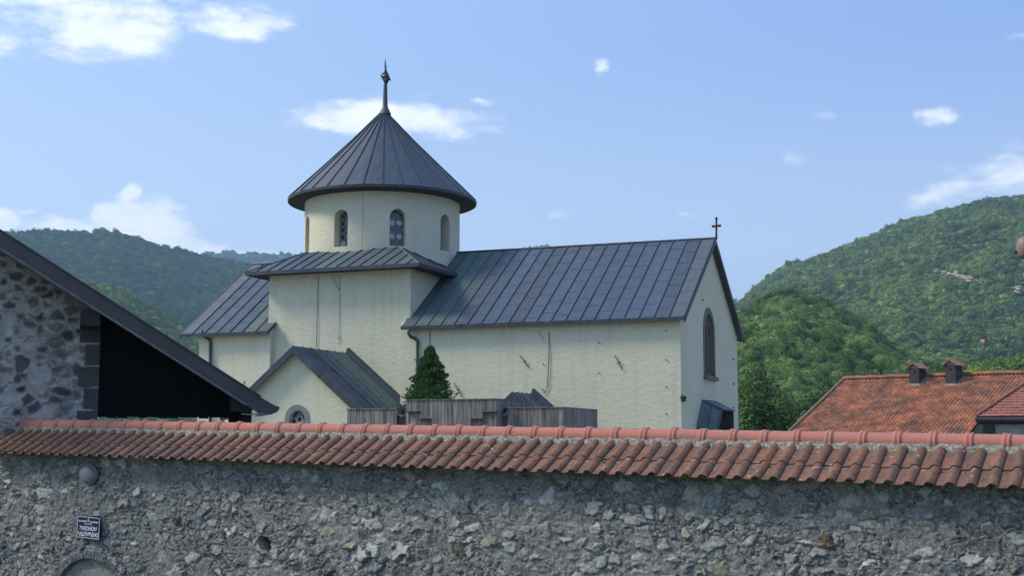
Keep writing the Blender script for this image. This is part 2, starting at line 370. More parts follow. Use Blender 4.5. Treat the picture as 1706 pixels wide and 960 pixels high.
# ================================================================== church
YN, XE = 50.70, -12.43            # south wall plane of the nave, east wall plane
YC, YB = 56.25, 61.80             # axis, north wall
YT = 51.00                        # tower south face
XW = on(332, 560, 1, YN)[0]
ZE = 8.92; YE = YN-.35            # eaves
TX0, TX1 = on(448, 500, 1, YT)[0], on(684, 480, 1, YT)[0]
ZR = on(1193, 398, 1, YC)[2]
church = thing('church', ((TX0+TX1)/2, YC, 0), 'pale lime-washed stone church with round drum, conical spire and dark sheet-metal roofs', 'church')
SLOPE = (ZR-ZE)/(YC-YE)
def gable_poly(x, z0=-.5, inset=0.0):
    zt = lambda y: ZE+SLOPE*(min(y, 2*YC-y)-YE)-.10
    return [(x, YN, z0), (x, YB, z0), (x, YB, zt(YB)), (x, YC, zt(YC)), (x, YN, zt(YN))]
nave = G().prism(gable_poly(TX1-.3), (XE-TX1+.3, 0, 0)).make('nave_wall', LIME, church)
west = G().prism(gable_poly(XW), (TX0+.3-XW, 0, 0)).make('west_wall', LIME, church)
ZT = 11.45                        # tower eaves
tower = G().box((TX0, YT, -.5), (TX1, 2*YC-YT, ZT+.25)).make('tower_wall', LIME, church)
PAL_D = (.036, .052, .080); PAL_B = (.041, .064, .104); PAL_G = (.085, .14, .13); PAL_K = (.018, .024, .034)
def jit(c, s=.15): k = 1+random.uniform(-s, s); return tuple(x*k for x in c)
def panels(parent, e0, e1, r0, r1, n, nrm, colf, th=.012, seam=.045, cross=None, name='roof_panel', dx0=0):
    """standing-seam sheets between eave line e0-e1 and ridge line r0-r1; nrm points out of the roof"""
    e0, e1, r0, r1, nrm = [np.array(a, float) for a in (e0, e1, r0, r1, nrm)]; nrm = nrm/np.linalg.norm(nrm)
    for i in range(n):
        a, b = i/n, (i+1)/n
        p = [e0+(e1-e0)*a, e0+(e1-e0)*b, r0+(r1-r0)*b, r0+(r1-r0)*a]
        g = G(); u = (e1-e0)/np.linalg.norm(e1-e0)
        lift = nrm*(th+random.uniform(0, .006)); tl = random.uniform(-.004, .004)
        q = [p[0]+lift, p[1]+lift+nrm*tl, p[2]+lift, p[3]+lift+nrm*tl]
        g.hexa([*p, *q])
        w = u*.022; s0, s1 = q[1], q[2]
        if np.linalg.norm(s1-s0) > .15: g.hexa([s0-w, s0+w*.2, s1+w*.2, s1-w, s0-w+nrm*seam, s0+w*.2+nrm*seam, s1+w*.2+nrm*seam, s1-w+nrm*seam])
        L = np.linalg.norm(q[2]-q[1]); k = 1+int(L/1.15)
        off = random.uniform(.1, .9)
        for j in range(k):
            t = (j+off)/k
            a0 = q[0]+(q[3]-q[0])*t; b0 = q[1]+(q[2]-q[1])*t; d = (q[3]-q[0])/(np.linalg.norm(q[3]-q[0])+1e-9)*.025
            if np.linalg.norm(b0-a0) > .1 and t < .97: g.hexa([a0, b0, b0+d, a0+d, a0+nrm*.010, b0+nrm*.010, b0+d+nrm*.004, a0+d+nrm*.004])
        g.make(name, COPPER, parent, color=jit(colf(i, n)))
def slab(pts_top, th, name, parent, mat=SOFFIT, color=None):
    pts_top = [np.array(p, float) for p in pts_top]; n = len(pts_top)
    g = G().add([*[p-np.array([0, 0, th]) for p in pts_top], *pts_top], [tuple(range(n)), tuple(range(n, 2*n))[::-1]]+[(i, (i+1) % n, n+(i+1) % n, n+i) for i in range(n)])
    return g.make(name, mat, parent, color=color)
def gable_roof(name, x0, x1, n, colf, e_off=0., north=True):
    e0 = (x0, YE, ZE); e1 = (x1, YE, ZE); r0 = (x0, YC, ZR); r1 = (x1, YC, ZR)
    base = slab([e0, e1, r1, r0], .10, name, church, SOFFIT)
    panels(base, e0, e1, r0, r1, n, (0, -SLOPE, 1), colf)
    slab([r0, r1, (x1, 2*YC-YE, ZE), (x0, 2*YC-YE, ZE)], .10, 'north_slope', base, COPPER, PAL_D)
    # ridge cap, gutter strip along the eaves, verge trims
    G().tube([(x0, YC, ZR+.03), (x1, YC, ZR+.03)], .06, 6).make('ridge_cap', COPPER, base, color=PAL_D)
    G().hexa([(x0, YE-.03, ZE-.12), (x1, YE-.03, ZE-.12), (x1, YE, ZE-.12), (x0, YE, ZE-.12), (x0, YE-.035, ZE+.03), (x1, YE-.035, ZE+.03), (x1, YE-.003, ZE+.03), (x0, YE-.003, ZE+.03)]).make('eave_trim', COPPER, base, color=PAL_K)
    return base
xr0 = on(668, 548, 1, YE)[0]; xr1 = on(1140, 529, 1, YE)[0]
def nave_col(i, n): return PAL_G if i in (1, 2) else ((.075, .10, .105) if i < 4 else PAL_B if i < n-1 else (.085, .10, .115))
nroof = gable_roof('nave_roof', xr0, xr1, 20, nave_col)
xl0 = on(300, 550, 1, YE)[0]; xl1 = on(447, 545, 1, YE)[0]
def west_col(i, n): return (.085, .10, .11) if i == 0 else (PAL_G if i == n-2 else PAL_B if i < n-2 else (.07, .09, .09))
wroof = gable_roof('west_roof', xl0, xl1, 7, west_col)
for x, par in ((xr1, nroof), (xl0, wroof)):           # verge boards at both gables
    for s in (-1, 1):
        ye = YC+s*(YC-YE)
        G().hexa([(x-.03, ye, ZE-.20), (x+.035, ye, ZE-.20), (x+.035, YC, ZR-.20), (x-.03, YC, ZR-.20), (x-.03, ye, ZE+.03), (x+.035, ye, ZE+.03), (x+.035, YC, ZR+.03), (x-.03, YC, ZR+.03)]).make('verge_board', COPPER, par, color=PAL_K)
# tower skirt roof (hipped) round the drum
DX = on(637, 400, 1, YC)[0]; DR = 129*((np.array([DX, YC, 12.])-CAM)@fwd)/F
ex0 = on(409, 454, 1, YT-.75)[0]; ex1 = on(698, 439, 1, YT-.75)[0]; ey0 = YT-.75; ey1 = 2*YC-ey0
zt0 = on(698, 439, 1, ey0)[2]
ty0 = YC-DR*.93; zt1 = on(640, 414, 1, ty0)[2]; ins = ty0-ey0
tx0, tx1 = on(512, 419, 1, ty0)[0], on(664, 412, 1, ty0)[0]
sk = slab([(ex0, ey0, zt0), (ex1, ey0, zt0), (ex1, ey1, zt0), (ex0, ey1, zt0)], .10, 'tower_roof', church, SOFFIT)
A, B_, C_, D_ = (ex0, ey0, zt0), (ex1, ey0, zt0), (ex1, ey1, zt0), (ex0, ey1, zt0)
a, b_, c_, d_ = (tx0, ty0, zt1), (tx1, ty0, zt1), (tx1, 2*YC-ty0, zt1), (tx0, 2*YC-ty0, zt1)
G().add([A, B_, C_, D_, a, b_, c_, d_], [(0, 1, 5, 4), (1, 2, 6, 5), (2, 3, 7, 6), (3, 0, 4, 7), (4, 5, 6, 7)]).make('roof_deck', COPPER, sk, color=PAL_D)
def clipped_panels(parent, E0, E1, T0, T1, n, nrm, colf):  # hip side: seams run straight up the slope
    E0, E1, T0, T1 = [np.array(q, float) for q in (E0, E1, T0, T1)]; L = np.linalg.norm(E1-E0); u = (E1-E0)/L
    nn = np.array(nrm, float); nn /= np.linalg.norm(nn); s0 = (T0-E0)@u; s1 = (T1-E0)@u
    top0 = T0-u*s0; upd = top0-E0                      # full height vector
    def hgt(s): return np.clip(min(s/s0 if s0 > 1e-6 else 1, (L-s)/(L-s1) if L-s1 > 1e-6 else 1, 1), 0, 1)
    for i in range(n):
        sa, sb = L*i/n, L*(i+1)/n; br = sorted([s for s in (sa, s0, s1, sb) if sa <= s <= sb])
        bot = [E0+u*s for s in (sa, sb)]; top = [E0+u*s+upd*hgt(s) for s in br][::-1]
        poly = bot+[t for t in top]
        cl = [poly[0]]
        for q in poly[1:]:
            if np.linalg.norm(q-cl[-1]) > 1e-4: cl.append(q)
        if np.linalg.norm(cl[0]-cl[-1]) < 1e-4: cl.pop()
        if len(cl) < 3: continue
        g = G().prism([q+nn*.004 for q in cl], nn*(.012+random.uniform(0, .005)))
        h = hgt(sb)
        if h > .05:
            p0 = E0+u*sb+nn*.016; p1 = p0+upd*h; w = u*.02
            g.hexa([p0-w, p0+w*.3, p1+w*.3, p1-w, p0-w+nn*.05, p0+w*.3+nn*.05, p1+w*.3+nn*.05, p1-w+nn*.05])
        g.make('roof_panel', COPPER, parent, color=jit(colf(i, n), .2))
dz = zt1-zt0
clipped_panels(sk, A, B_, a, b_, 15, (0, -dz, ins), lambda i, n: PAL_G if i in (6, 7, 10) else ((.085, .105, .12) if i > 5 else PAL_B))
clipped_panels(sk, B_, C_, b_, c_, 20, (dz, 0, ex1-tx1), lambda i, n: PAL_D)
clipped_panels(sk, D_, A, d_, a, 20, (-dz, 0, tx0-ex0), lambda i, n: PAL_D)
G().tube([np.array(B_)+(0, 0, .03), np.array(b_)+(0, 0, .03)], .035, 6).make('hip_cap', COPPER, sk, color=(.12, .15, .16))
G().tube([np.array(A)+(0, 0, .03), np.array(a)+(0, 0, .03)], .035, 6).make('hip_cap', COPPER, sk, color=(.08, .10, .11))
g = G()
for p, q, o in ((A, B_, (0, -.03, 0)), (B_, C_, (.03, 0, 0)), (D_, A, (-.03, 0, 0))):
    p, q, o = map(np.array, (p, q, o)); g.hexa([p+(0, 0, -.13)+o*.05, q+(0, 0, -.13)+o*.05, q+(0, 0, -.13)+o, p+(0, 0, -.13)+o, p+(0, 0, .03)+o*.05, q+(0, 0, .03)+o*.05, q+(0, 0, .03)+o, p+(0, 0, .03)+o])
g.make('eave_trim', COPPER, sk, color=PAL_K)
# drum
ZD = on(640, 318, 1, YC-DR)[2]+.5
g = G(); n = 96; prof = [(DR*1.012, 10.8), (DR*1.012, zt0+.6), (DR, zt0+1.0), (DR, ZD)]
g.lathe(prof, (DX, YC, 0), n); m0 = len(g.v)
g.f += [tuple(range(n))[::-1], tuple((len(prof)-1)*n+k for k in range(n))]
drum = g.make('drum_wall', LIME, church)
WH = on(663, 342, 1, YC-DR)[2]-on(663, 405, 1, YC-DR)[2]
def drum_ang(px, y):                                  # angle on the drum of a pixel column
    best = None
    for k in range(2000):
        t = R(-200+k*.12); p = (DX+DR*math.cos(t), YC+DR*math.sin(t), 12.5)
        if p[1] > YC+DR*.35: continue
        e = abs(proj(p)[0]-px)
        if best is None or e < best[0]: best = (e, t)
    return best[1]
t1, t2 = drum_ang(567, 370), drum_ang(662, 370); stp = t2-t1
zb = on(663, 405, 1, YC-DR)[2]; cut = []; wins = []
for k in range(8):
    t = t2+(k-4)*2*math.pi/8 if False else t2+(k-2)*stp
    if k*stp > 2*math.pi-stp*.6: break
    d = np.array([math.cos(t), math.sin(t), 0]); s = np.array([-math.sin(t), math.cos(t), 0])
    c = np.array([DX, YC, zb])+d*(DR-.62)
    poly = [c+s*x+np.array([0, 0, z]) for x, z in arch_poly(.72, WH)]
    cu = G().prism(poly, d*1.2).make('cutter', LIME); cut.append(cu); wins.append((t, d, s))
boolean(drum, cut)
def disc(c, s, u, r, n=12): return [c+s*r*math.cos(2*math.pi*i/n)+u*r*math.sin(2*math.pi*i/n) for i in range(n)]
def ring(g, c, s, u, d, r, w, n=14, th=.03):
    vs = []; fs = []
    for i in range(n):
        a = 2*math.pi*i/n; e = s*math.cos(a)+u*math.sin(a)
        vs += [c+e*(r-w), c+e*(r+w), c+e*(r+w)+d*th, c+e*(r-w)+d*th]
    for i in range(n):
        j = (i+1) % n
        for q in range(4): fs.append((i*4+q, j*4+q, j*4+(q+1) % 4, i*4+(q+1) % 4))
    g.add(vs, fs)
UP = np.array([0, 0, 1.])
for k, (t, d, s) in enumerate(wins):
    c = np.array([DX, YC, zb])+d*(DR-.50)
    w = G().prism([c+s*x+UP*z for x, z in arch_poly(.74, WH+.01)], -d*.02).make('window', GLASS_D, church)
    fr = G()
    op = [c+s*x+UP*z for x, z in arch_poly(.70, WH)]
    for i in range(len(op)): fr.tube([op[i], op[(i+1) % len(op)]], .022, 4)
    fr.make('frame', LEAD, w)
    if abs(proj(c)[0]-637) > 140 and False: continue
    rr = .142
    for row in range(5):
        for cl_ in (-1, 1):
            cc = c+s*(cl_*.165)+UP*(.19+row*.315)+d*.012
            if .19+row*.315 > WH-.25: cc = cc-s*cl_*.03
            milky = (row, cl_) in ((1, -1), (1, 1), (3, 1), (3, -1)) if k == 2 else (row*3+cl_+k) % 5 == 0
            G().prism(disc(cc, s, UP, rr), d*.012).make('roundel', GLASS_L if milky else GLASS_D, w)
    g = G()
    for row in range(5):
        for cl_ in (-1, 1):
            cc = c+s*(cl_*.165)+UP*(.19+row*.315)+d*.02
            if .19+row*.315 > WH-.25: cc = cc-s*cl_*.03
            ring(g, cc, s, UP, d, rr, .014)
    for row in range(4): g.box((-1e-3, 0, 0), (0, 0, 0)) if False else None
    for row in range(5):
        cc = c+UP*(.19+row*.315)+d*.02; g.tube([cc-s*.04, cc+s*.04], .012, 4)
    g.make('lead_came', LEAD, w)
# cone
def at_r(px_half, y): return px_half*((np.array([DX, YC, 14.])-CAM)@fwd)/F
CR = at_r(156, 320)*1.0; ZCE = on(640, 303, 1, YC-CR)[2]; ZCA = on(642, 186, 1, YC)[2]
NP = 32; rings = [(CR, ZCE), (CR*.66, ZCE+(ZCA-ZCE)*.335), (CR*.33, ZCE+(ZCA-ZCE)*.665), (.16, ZCA-.08)]
cr = G().lathe([(DR-.1, ZCE-.16), (CR-.04, ZCE-.07), (CR-.03, ZCE-.02), (CR*.5, ZCE+(ZCA-ZCE)*.49), (.12, ZCA-.15)], (DX, YC, 0), 64).make('cone_roof', SOFFIT, church)
g = G()
for i in range(64):
    a0, a1 = 2*math.pi*i/64, 2*math.pi*(i+1)/64; q = []
    for aa in (a0, a1):
        e = np.array([math.cos(aa), math.sin(aa), 0]); cc = np.array([DX, YC, 0])
        q.append([cc+e*(CR+.02)+UP*(ZCE-.10), cc+e*(CR-.03)+UP*(ZCE-.10), cc+e*(CR-.03)+UP*(ZCE+.005), cc+e*(CR+.03)+UP*(ZCE+.012)])
    g.hexa([q[0][1], q[0][0], q[1][0], q[1][1], q[0][2], q[0][3], q[1][3], q[1][2]])
g.make('eave_trim', COPPER, cr, color=PAL_K)
for i in range(NP):
    a0 = 2*math.pi*(i+.35)/NP; a1 = 2*math.pi*(i+1.35)/NP; g = G(); v = []
    lift = random.uniform(0, .008)
    for r, z in rings:
        for q in range(4):
            aa = a0+(a1-a0)*q/3; v.append((DX+r*math.cos(aa), YC+r*math.sin(aa), z+.02+lift))
    f = [(j*4+q, j*4+q+1, j*4+q+5, j*4+q+4) for j in range(3) for q in range(3)]
    g.add(v, f)
    e = np.array([math.cos(a1), math.sin(a1), 0]); s = np.array([-e[1], e[0], 0]); cc = np.array([DX, YC, .02])
    on_ = UP*.5+e*.5; on_ = on_/np.linalg.norm(on_)*.05
    for (r0_, z0_), (r1_, z1_) in zip(rings[:-1], rings[1:]):
        p0 = cc+e*r0_+UP*z0_; p1 = cc+e*r1_+UP*z1_; w = s*.014
        g.hexa([p0-w, p0+w, p1+w, p1-w, p0-w+on_, p0+w+on_, p1+w+on_, p1-w+on_])
    g.make('roof_panel', COPPER, cr, color=jit((.040, .056, .082), .22))
zs = lambda y: on(642, y, 1, YC)[2]
FX = on(642, 150, 1, YC)[0]
G().lathe([(.30, zs(190)), (.22, zs(184)), (.13, zs(178)), (.105, zs(160)), (.085, zs(140)), (.08, zs(138)), (.0, zs(137.9))], (FX, YC, 0), 14).make('spire', COPPER, church, smooth=True, color=(.06, .065, .075))
g = G().lathe([(0, zs(140)), (.06, zs(139.5)), (.11, zs(137)), (.14, zs(134)), (.12, zs(130)), (.08, zs(128)), (0, zs(127.8))], (FX+.03, YC, 0), 12)
def orn(x0, y0, x1, y1, r0, r1):
    g.tube([on(x0, y0, 1, YC), on(x1, y1, 1, YC)], [r0, r1], 6)
orn(634, 124, 640, 131, .02, .10); orn(640, 131, 648, 131, .10, .09); orn(646, 127, 651.5, 134.5, .08, .012); orn(637, 122, 647, 124, .05, .05)
orn(642.5, 124, 642.5, 112, .07, .04); orn(639, 123, 642, 118, .02, .05); orn(646, 122, 643, 118, .02, .05)
orn(642.5, 111, 642.5, 109, .05, .05); orn(642.3, 111, 642, 97.5, .03, .008); orn(641, 113, 641, 101, .012, .01)
for q in (0, 2.1, 4.2): g.tube([(FX, YC, zs(131)), (FX+.22*math.cos(q), YC+.22*math.sin(q), zs(127))], [.05, .01], 5)
g.lathe([(0, -.16), (.10, -.1), (.135, 0), (.10, .1), (0, .16)], (FX+.03, YC, zs(127)), 10); g.make('finial', IRON, church)
# east gable cross
px_, pz_ = on(1193, 398, 1, YC)[0], ZR
g = G(); P = lambda x, y: on(x, y, 1, YC)
g.tube([P(1193.5, 399), P(1193.5, 382)], [.055, .04], 6).tube([P(1193.5, 383), P(1193.5, 363)], [.05, .04], 6)
g.tube([P(1188, 377), P(1199, 376)], [.05, .05], 6)
for x, y in ((1188, 377), (1199, 376), (1193.5, 364), (1193.5, 376)): g.lathe([(0, -.07), (.055, -.04), (.07, 0), (.055, .04), (0, .07)], P(x, y), 8)
g.make('gable_cross', IRON, church)
# east window
ew = on(1181, 628, 0, XE); ztop = on(1181, 515, 0, XE)[2]; hh = ztop-ew[2]
wy0, wy1 = on(1172, 570, 0, XE)[1], on(1189.5, 570, 0, XE)[1]; ww = wy1-wy0; yc_ = (wy0+wy1)/2
cu = G().prism([(XE-.4, yc_+x, ew[2]+z) for x, z in arch_poly(ww, hh)], (.8, 0, 0)).make('cutter', LIME); boolean(nave, [cu])
ewn = G().prism([(XE-.30, yc_+x, ew[2]+z) for x, z in arch_poly(ww-.02, hh-.01)], (.03, 0, 0)).make('window', OLDWOOD, church)
g = G()
op = [np.array([XE-.02, yc_+x, ew[2]+z]) for x, z in arch_poly(ww+.10, hh+.05)]; ip = [np.array([XE-.02, yc_+x, ew[2]+z]) for x, z in arch_poly(ww-.30, hh-.22)]
for i in range(1, len(op)-0):
    j = (i+1) % len(op)
    g.hexa([op[i], op[j], ip[j], ip[i], op[i]+(.06, 0, 0), op[j]+(.06, 0, 0), ip[j]+(.06, 0, 0), ip[i]+(.06, 0, 0)])
g.make('stone_surround', WIN_DARK, ewn)
g = G()
wi = ww-.3
for k in (-1, 1):
    pl = [np.array([XE-.12, yc_+k*wi/4+x, ew[2]+.1+z]) for x, z in arch_poly(wi/2-.06, hh*.74)]
    for i in range(len(pl)): g.tube([pl[i], pl[(i+1) % len(pl)]], .045, 5)
ring(g, np.array([XE-.14, yc_, ew[2]+hh*.83]), np.array([0, 1., 0]), UP, np.array([1., 0, 0]), .17, .05)
g.box((XE-.16, yc_-.05, ew[2]), (XE-.06, yc_+.05, ew[2]+hh*.72)); g.make('tracery', OLDWOOD, ewn)
G().box((XE-.1, wy0-.12, ew[2]-.14), (XE+.16, wy1+.12, ew[2]+.02)).make('sill', WIN_DARK, ewn)
# sheet-metal hood at the foot of the east wall
q = [on(1169, 668, 0, XE), on(1191, 670, 0, XE), on(1203, 684, 0, XE+.9), on(1221, 686, 0, XE+.9), on(1160, 711, 0, XE), on(1197, 712, 0, XE+.95), on(1225, 711, 0, XE+.95)]
Yb = q[1][1]
hood = G().prism([q[0], q[2], q[5], q[4]], (0, .06, 0)).make('east_hood', COPPER, church, color=(.12, .175, .18))
dd = (q[5]-q[4])*1.6; G().prism([q[4]+(0, .01, 0), q[5]+(0, .01, 0), q[5]+(0, -.5, -2.2), q[4]+(0, -.5, -2.2)], (0, .06, 0)).make('roof_panel', COPPER, hood, color=(.12, .175, .18))
G().hexa([q[0], q[2]+(.06, -.05, 0), (q[3][0]+.06, q[3][1]+.2, q[3][2]), (XE, q[1][1]+.2, q[1][2]), q[0]+(0, 0, .05), q[2]+(.06, -.05, .05), (q[3][0]+.06, q[3][1]+.2, q[3][2]+.05), (XE, q[1][1]+.2, q[1][2]+.05)]).make('roof_panel', COPPER, hood, color=PAL_D)
G().prism([(XE, q[3][1]+.1, q[1][2]), (XE+.9, q[3][1]+.1, q[3][2]), (XE+.95, q[3][1]+.2, 1.), (XE, q[3][1]+.1, 1.)], (0, .05, 0)).make('roof_panel', COPPER, hood, color=PAL_K)
G().tube([q[2], q[5]], .04, 5).make('corner_trim', COPPER, hood, color=PAL_K)
pm = (q[0]+q[2])/2; pn = (q[4]+q[5])/2; G().tube([pm+(0, -.01, 0), pn+(0, -.01, 0)], .02, 5).make('seam', COPPER, hood, color=PAL_K)
G().box((XE+.05, q[2][1]+.1, .5), (XE+.12, q[3][1]+.1, q[3][2]-.15)).make('dark_hatch', DARK_WOOD, hood)
lp = on(1134, 664, 1, YN-.02)
G().lathe([(0, -.16), (.09, -.12), (.12, 0), (.13, .07), (0, .09)], lp+np.array([.12, -.05, 0]), 10).tube([lp+(.12, -.02, .1), lp+(-.02, 0.05, .16)], .02, 5).make('wall_lamp', IRON, church)
# downpipes
def pipe(pts, r=.075, name='downpipe'):
    return G().tube([on(x, y, 1, YN-off) for x, y, off in pts], r, 8).make(name, PIPE, church, smooth=True)
dp = pipe([(681, 549, .33), (681, 556, .33), (684, 561, .28), (692, 565, .14), (696, 569, .10), (696, 640, .10), (696, 730, .10)])
pipe([(336, 551, .33), (337, 556, .33), (342, 562, .25), (349, 566, .13), (350.5, 571, .10), (350.5, 730, .10)])
for y in (600, 650): c = on(696, y, 1, YN-.1); G().box((c[0]-.10, c[1]-.10, c[2]-.03), (c[0]+.10, c[1]+.09, c[2]+.03)).make('bracket', PIPE, dp)
# lightning cables and tie anchors on the south wall
def cable(pts, plane, r=.013): return G().tube([on(x, y, 1, plane) for x, y in pts], r, 5).make('lightning_cable', IRON, church)
cable([(530, 460), (529.5, 500), (528, 540), (527.5, 580)], YT-.04)
cable([(914.5, 553), (915, 580), (913.5, 620), (912, 645), (906, 656)], YN-.04, .016)
cable([(716, 553), (716, 600)], YN-.04)
cable([(566, 462), (566, 500), (565, 540), (564.5, 575)], YT-.035, .008)
def drum_cable(px, ys, r=.02):
    t = drum_ang(px, 370); e = np.array([math.cos(t), math.sin(t), 0]); cc = np.array([DX, YC, 0])+e*(DR*1.012+.03)
    z = lambda y: on(px, y, 1, cc[1])[2]
    G().tube([cc+UP*z(y) for y in ys], r, 5).make('lightning_cable', IRON, church)
drum_cable(604, (320, 345, 370, 395, 417), .006)
def knob(x, y, plane, r=.035):
    c = on(x, y, 1, plane); G().lathe([(0, -r), (r, 0), (0, r)], c, 6).make('cable_clip', IRON, church)
for x, y in ((565.5, 482), (565.5, 521), (565, 563)): knob(x, y, YT-.04)
for x, y in ((905, 607), (904, 650), (1110, 551), (1110, 600), (1110, 645), (1110, 690), (998, 571), (998, 622)): knob(x, y, YN-.03)
for x, y in ((1222, 599), (1222, 640), (1222, 680), (1171, 500)):
    c = on(x, y, 0, XE+.03); G().lathe([(0, -.05), (.05, 0), (0, .05)], c, 6).make('cable_clip', IRON, church)
for (x0, y0, x1, y1) in ((866, 592, 882, 614), (1024, 592, 1037, 617), (756, 638, 770, 662)):
    p0, p1 = on(x0, y0, 1, YN-.05), on(x1, y1, 1, YN-.05); mid = (p0+p1)/2; dd = np.array([(p1-p0)[2], 0, -(p1-p0)[0]]); dd = dd/np.linalg.norm(dd)*.13
    G().tube([p0, p1], .016, 5).tube([mid-dd*.7, mid+dd*.7], .013, 5).tube([mid+(0, -.02, .0), mid+(0, .08, .0)], .02, 5).make('wall_anchor', IRON, church)
for (x0, y0, x1, y1, pl) in ((553, 463, 566, 483, YT-.03), (896, 552, 906, 566, YN-.03)): G().tube([on(x0, y0, 1, pl), on(x1, y1, 1, pl)], .008, 5).make('wall_anchor', IRON, church)
# -------- gabled side chapel (south)
YP = 46.6
pk = on(489, 577, 1, YP-.3); xL, xR_ = on(410, 648, 1, YP-.3), on(561, 651, 1, YP-.3)
slp = .5*((pk[2]-xL[2])/(pk[0]-xL[0])+(pk[2]-xR_[2])/(xR_[0]-pk[0]))
PX, PZ = pk[0], pk[2]; hw = 3.35
zro = lambda x: PZ-slp*abs(x-PX)
ch_wall = G().prism([(PX-hw+.35, YP, -.5), (PX+hw-.35, YP, -.5), (PX+hw-.35, YP, zro(PX+hw-.35)-.14), (PX, YP, PZ-.14), (PX-hw+.35, YP, zro(PX-hw+.35)-.14)], (0, YT-YP+.2, 0)).make('chapel_wall', LIME, church)
back_x = lambda y: 0
def chapel_roof(name, PX, PZ, hw, slp, y0, y1, n, cols, mat=COPPER):
    base = slab([(PX, y0, PZ), (PX+hw, y0, PZ-slp*hw), (PX+hw, y1, PZ-slp*hw), (PX, y1, PZ)], .10, name, church, SOFFIT)
    slab([(PX-hw, y0, PZ-slp*hw), (PX, y0, PZ), (PX, y1, PZ), (PX-hw, y1, PZ-slp*hw)], .10, 'west_slope', base, COPPER, PAL_D)
    panels(base, (PX+hw, y0, PZ-slp*hw), (PX+hw, y1, PZ-slp*hw), (PX, y0, PZ), (PX, y1, PZ), n, (slp, 0, 1), cols)
    for s in (-1, 1):
        G().hexa([(PX+s*hw, y0-.04, PZ-slp*hw-.30), (PX+s*hw, y0+.02, PZ-slp*hw-.30), (PX, y0+.02, PZ-.30), (PX, y0-.04, PZ-.30),
                  (PX+s*hw, y0-.04, PZ-slp*hw+.03), (PX+s*hw, y0+.02, PZ-slp*hw+.03), (PX, y0+.02, PZ+.03), (PX, y0-.04, PZ+.03)]).make('verge_board', COPPER, base, color=PAL_K)
    w = hw; G().hexa([(PX+w, y1-.30, PZ-slp*w), (PX+w, y1, PZ-slp*w), (PX, y1, PZ), (PX, y1-.30, PZ), (PX+w, y1-.2, PZ-slp*w+.2), (PX+w, y1, PZ-slp*w+.26), (PX, y1, PZ+.26), (PX, y1-.2, PZ+.2)]).make('flashing', COPPER, base, color=PAL_K)
    return base
chapel_roof('chapel_roof', PX, PZ, hw, slp, YP-.3, YT, 7, lambda i, n: [PAL_D, PAL_K, PAL_B, (.07, .10, .085), (.085, .13, .10), (.10, .15, .11), (.06, .08, .07)][i])
wc = on(495, 712, 1, YP); wt = on(495, 684, 1, YP)[2]; wr = (on(508, 700, 1, YP)[0]-on(483, 700, 1, YP)[0])/2
cu = G().prism([(wc[0]+x, YP-.3, wt-1.3+z) for x, z in arch_poly(2*wr, 1.3)], (0, .6, 0)).make('cutter', LIME); boolean(ch_wall, [cu])
cw = G().prism([(wc[0]+x, YP+.2, wt-1.3+z) for x, z in arch_poly(2*wr, 1.3)], (0, .02, 0)).make('window', GLASS_D, church)
g = G(); op = [np.array([wc[0]+x, YP-.03, wt-1.3+z]) for x, z in arch_poly(2*wr+.42, 1.52, 14)]; ip = [np.array([wc[0]+x, YP-.03, wt-1.3+z]) for x, z in arch_poly(2*wr, 1.3, 14)]
for i in range(1, len(op)): j = (i+1) % len(op); g.hexa([op[i], op[j], ip[j], ip[i], op[i]+(0, .08, 0), op[j]+(0, .08, 0), ip[j]+(0, .08, 0), ip[i]+(0, .08, 0)])
g.make('stone_surround', WIN_STONE, cw)
g = G(); X1 = np.array([1., 0, 0]); c0 = np.array([wc[0], YP+.12, wt-.62])
ring(g, c0, X1, UP, np.array([0, -1., 0]), .13, .025)
for k in range(6):
    a_ = k*math.pi/3+.3; cc = c0+X1*.27*math.cos(a_)+UP*.27*math.sin(a_); ring(g, cc, X1, UP, np.array([0, -1., 0]), .125, .02)
g.make('lead_came', LEAD, cw)
# small gabled porch behind the planks
Y2 = 48.3; pk2 = on(854, 654, 1, Y2); sl2 = .85
chapel_roof('porch_roof', pk2[0], pk2[2], 1.9, sl2, Y2, YN, 5, lambda i, n: [PAL_D, (.09, .11, .13), PAL_B, PAL_D, PAL_K][i])
G().prism([(pk2[0]-1.7, Y2+.3, -.5), (pk2[0]+1.7, Y2+.3, -.5), (pk2[0]+1.7, Y2+.3, pk2[2]-1.7*sl2-.12), (pk2[0], Y2+.3, pk2[2]-.12), (pk2[0]-1.7, Y2+.3, pk2[2]-1.7*sl2-.12)], (0, YN-Y2-.2, 0)).make('porch_wall', DARK_WOOD, church)
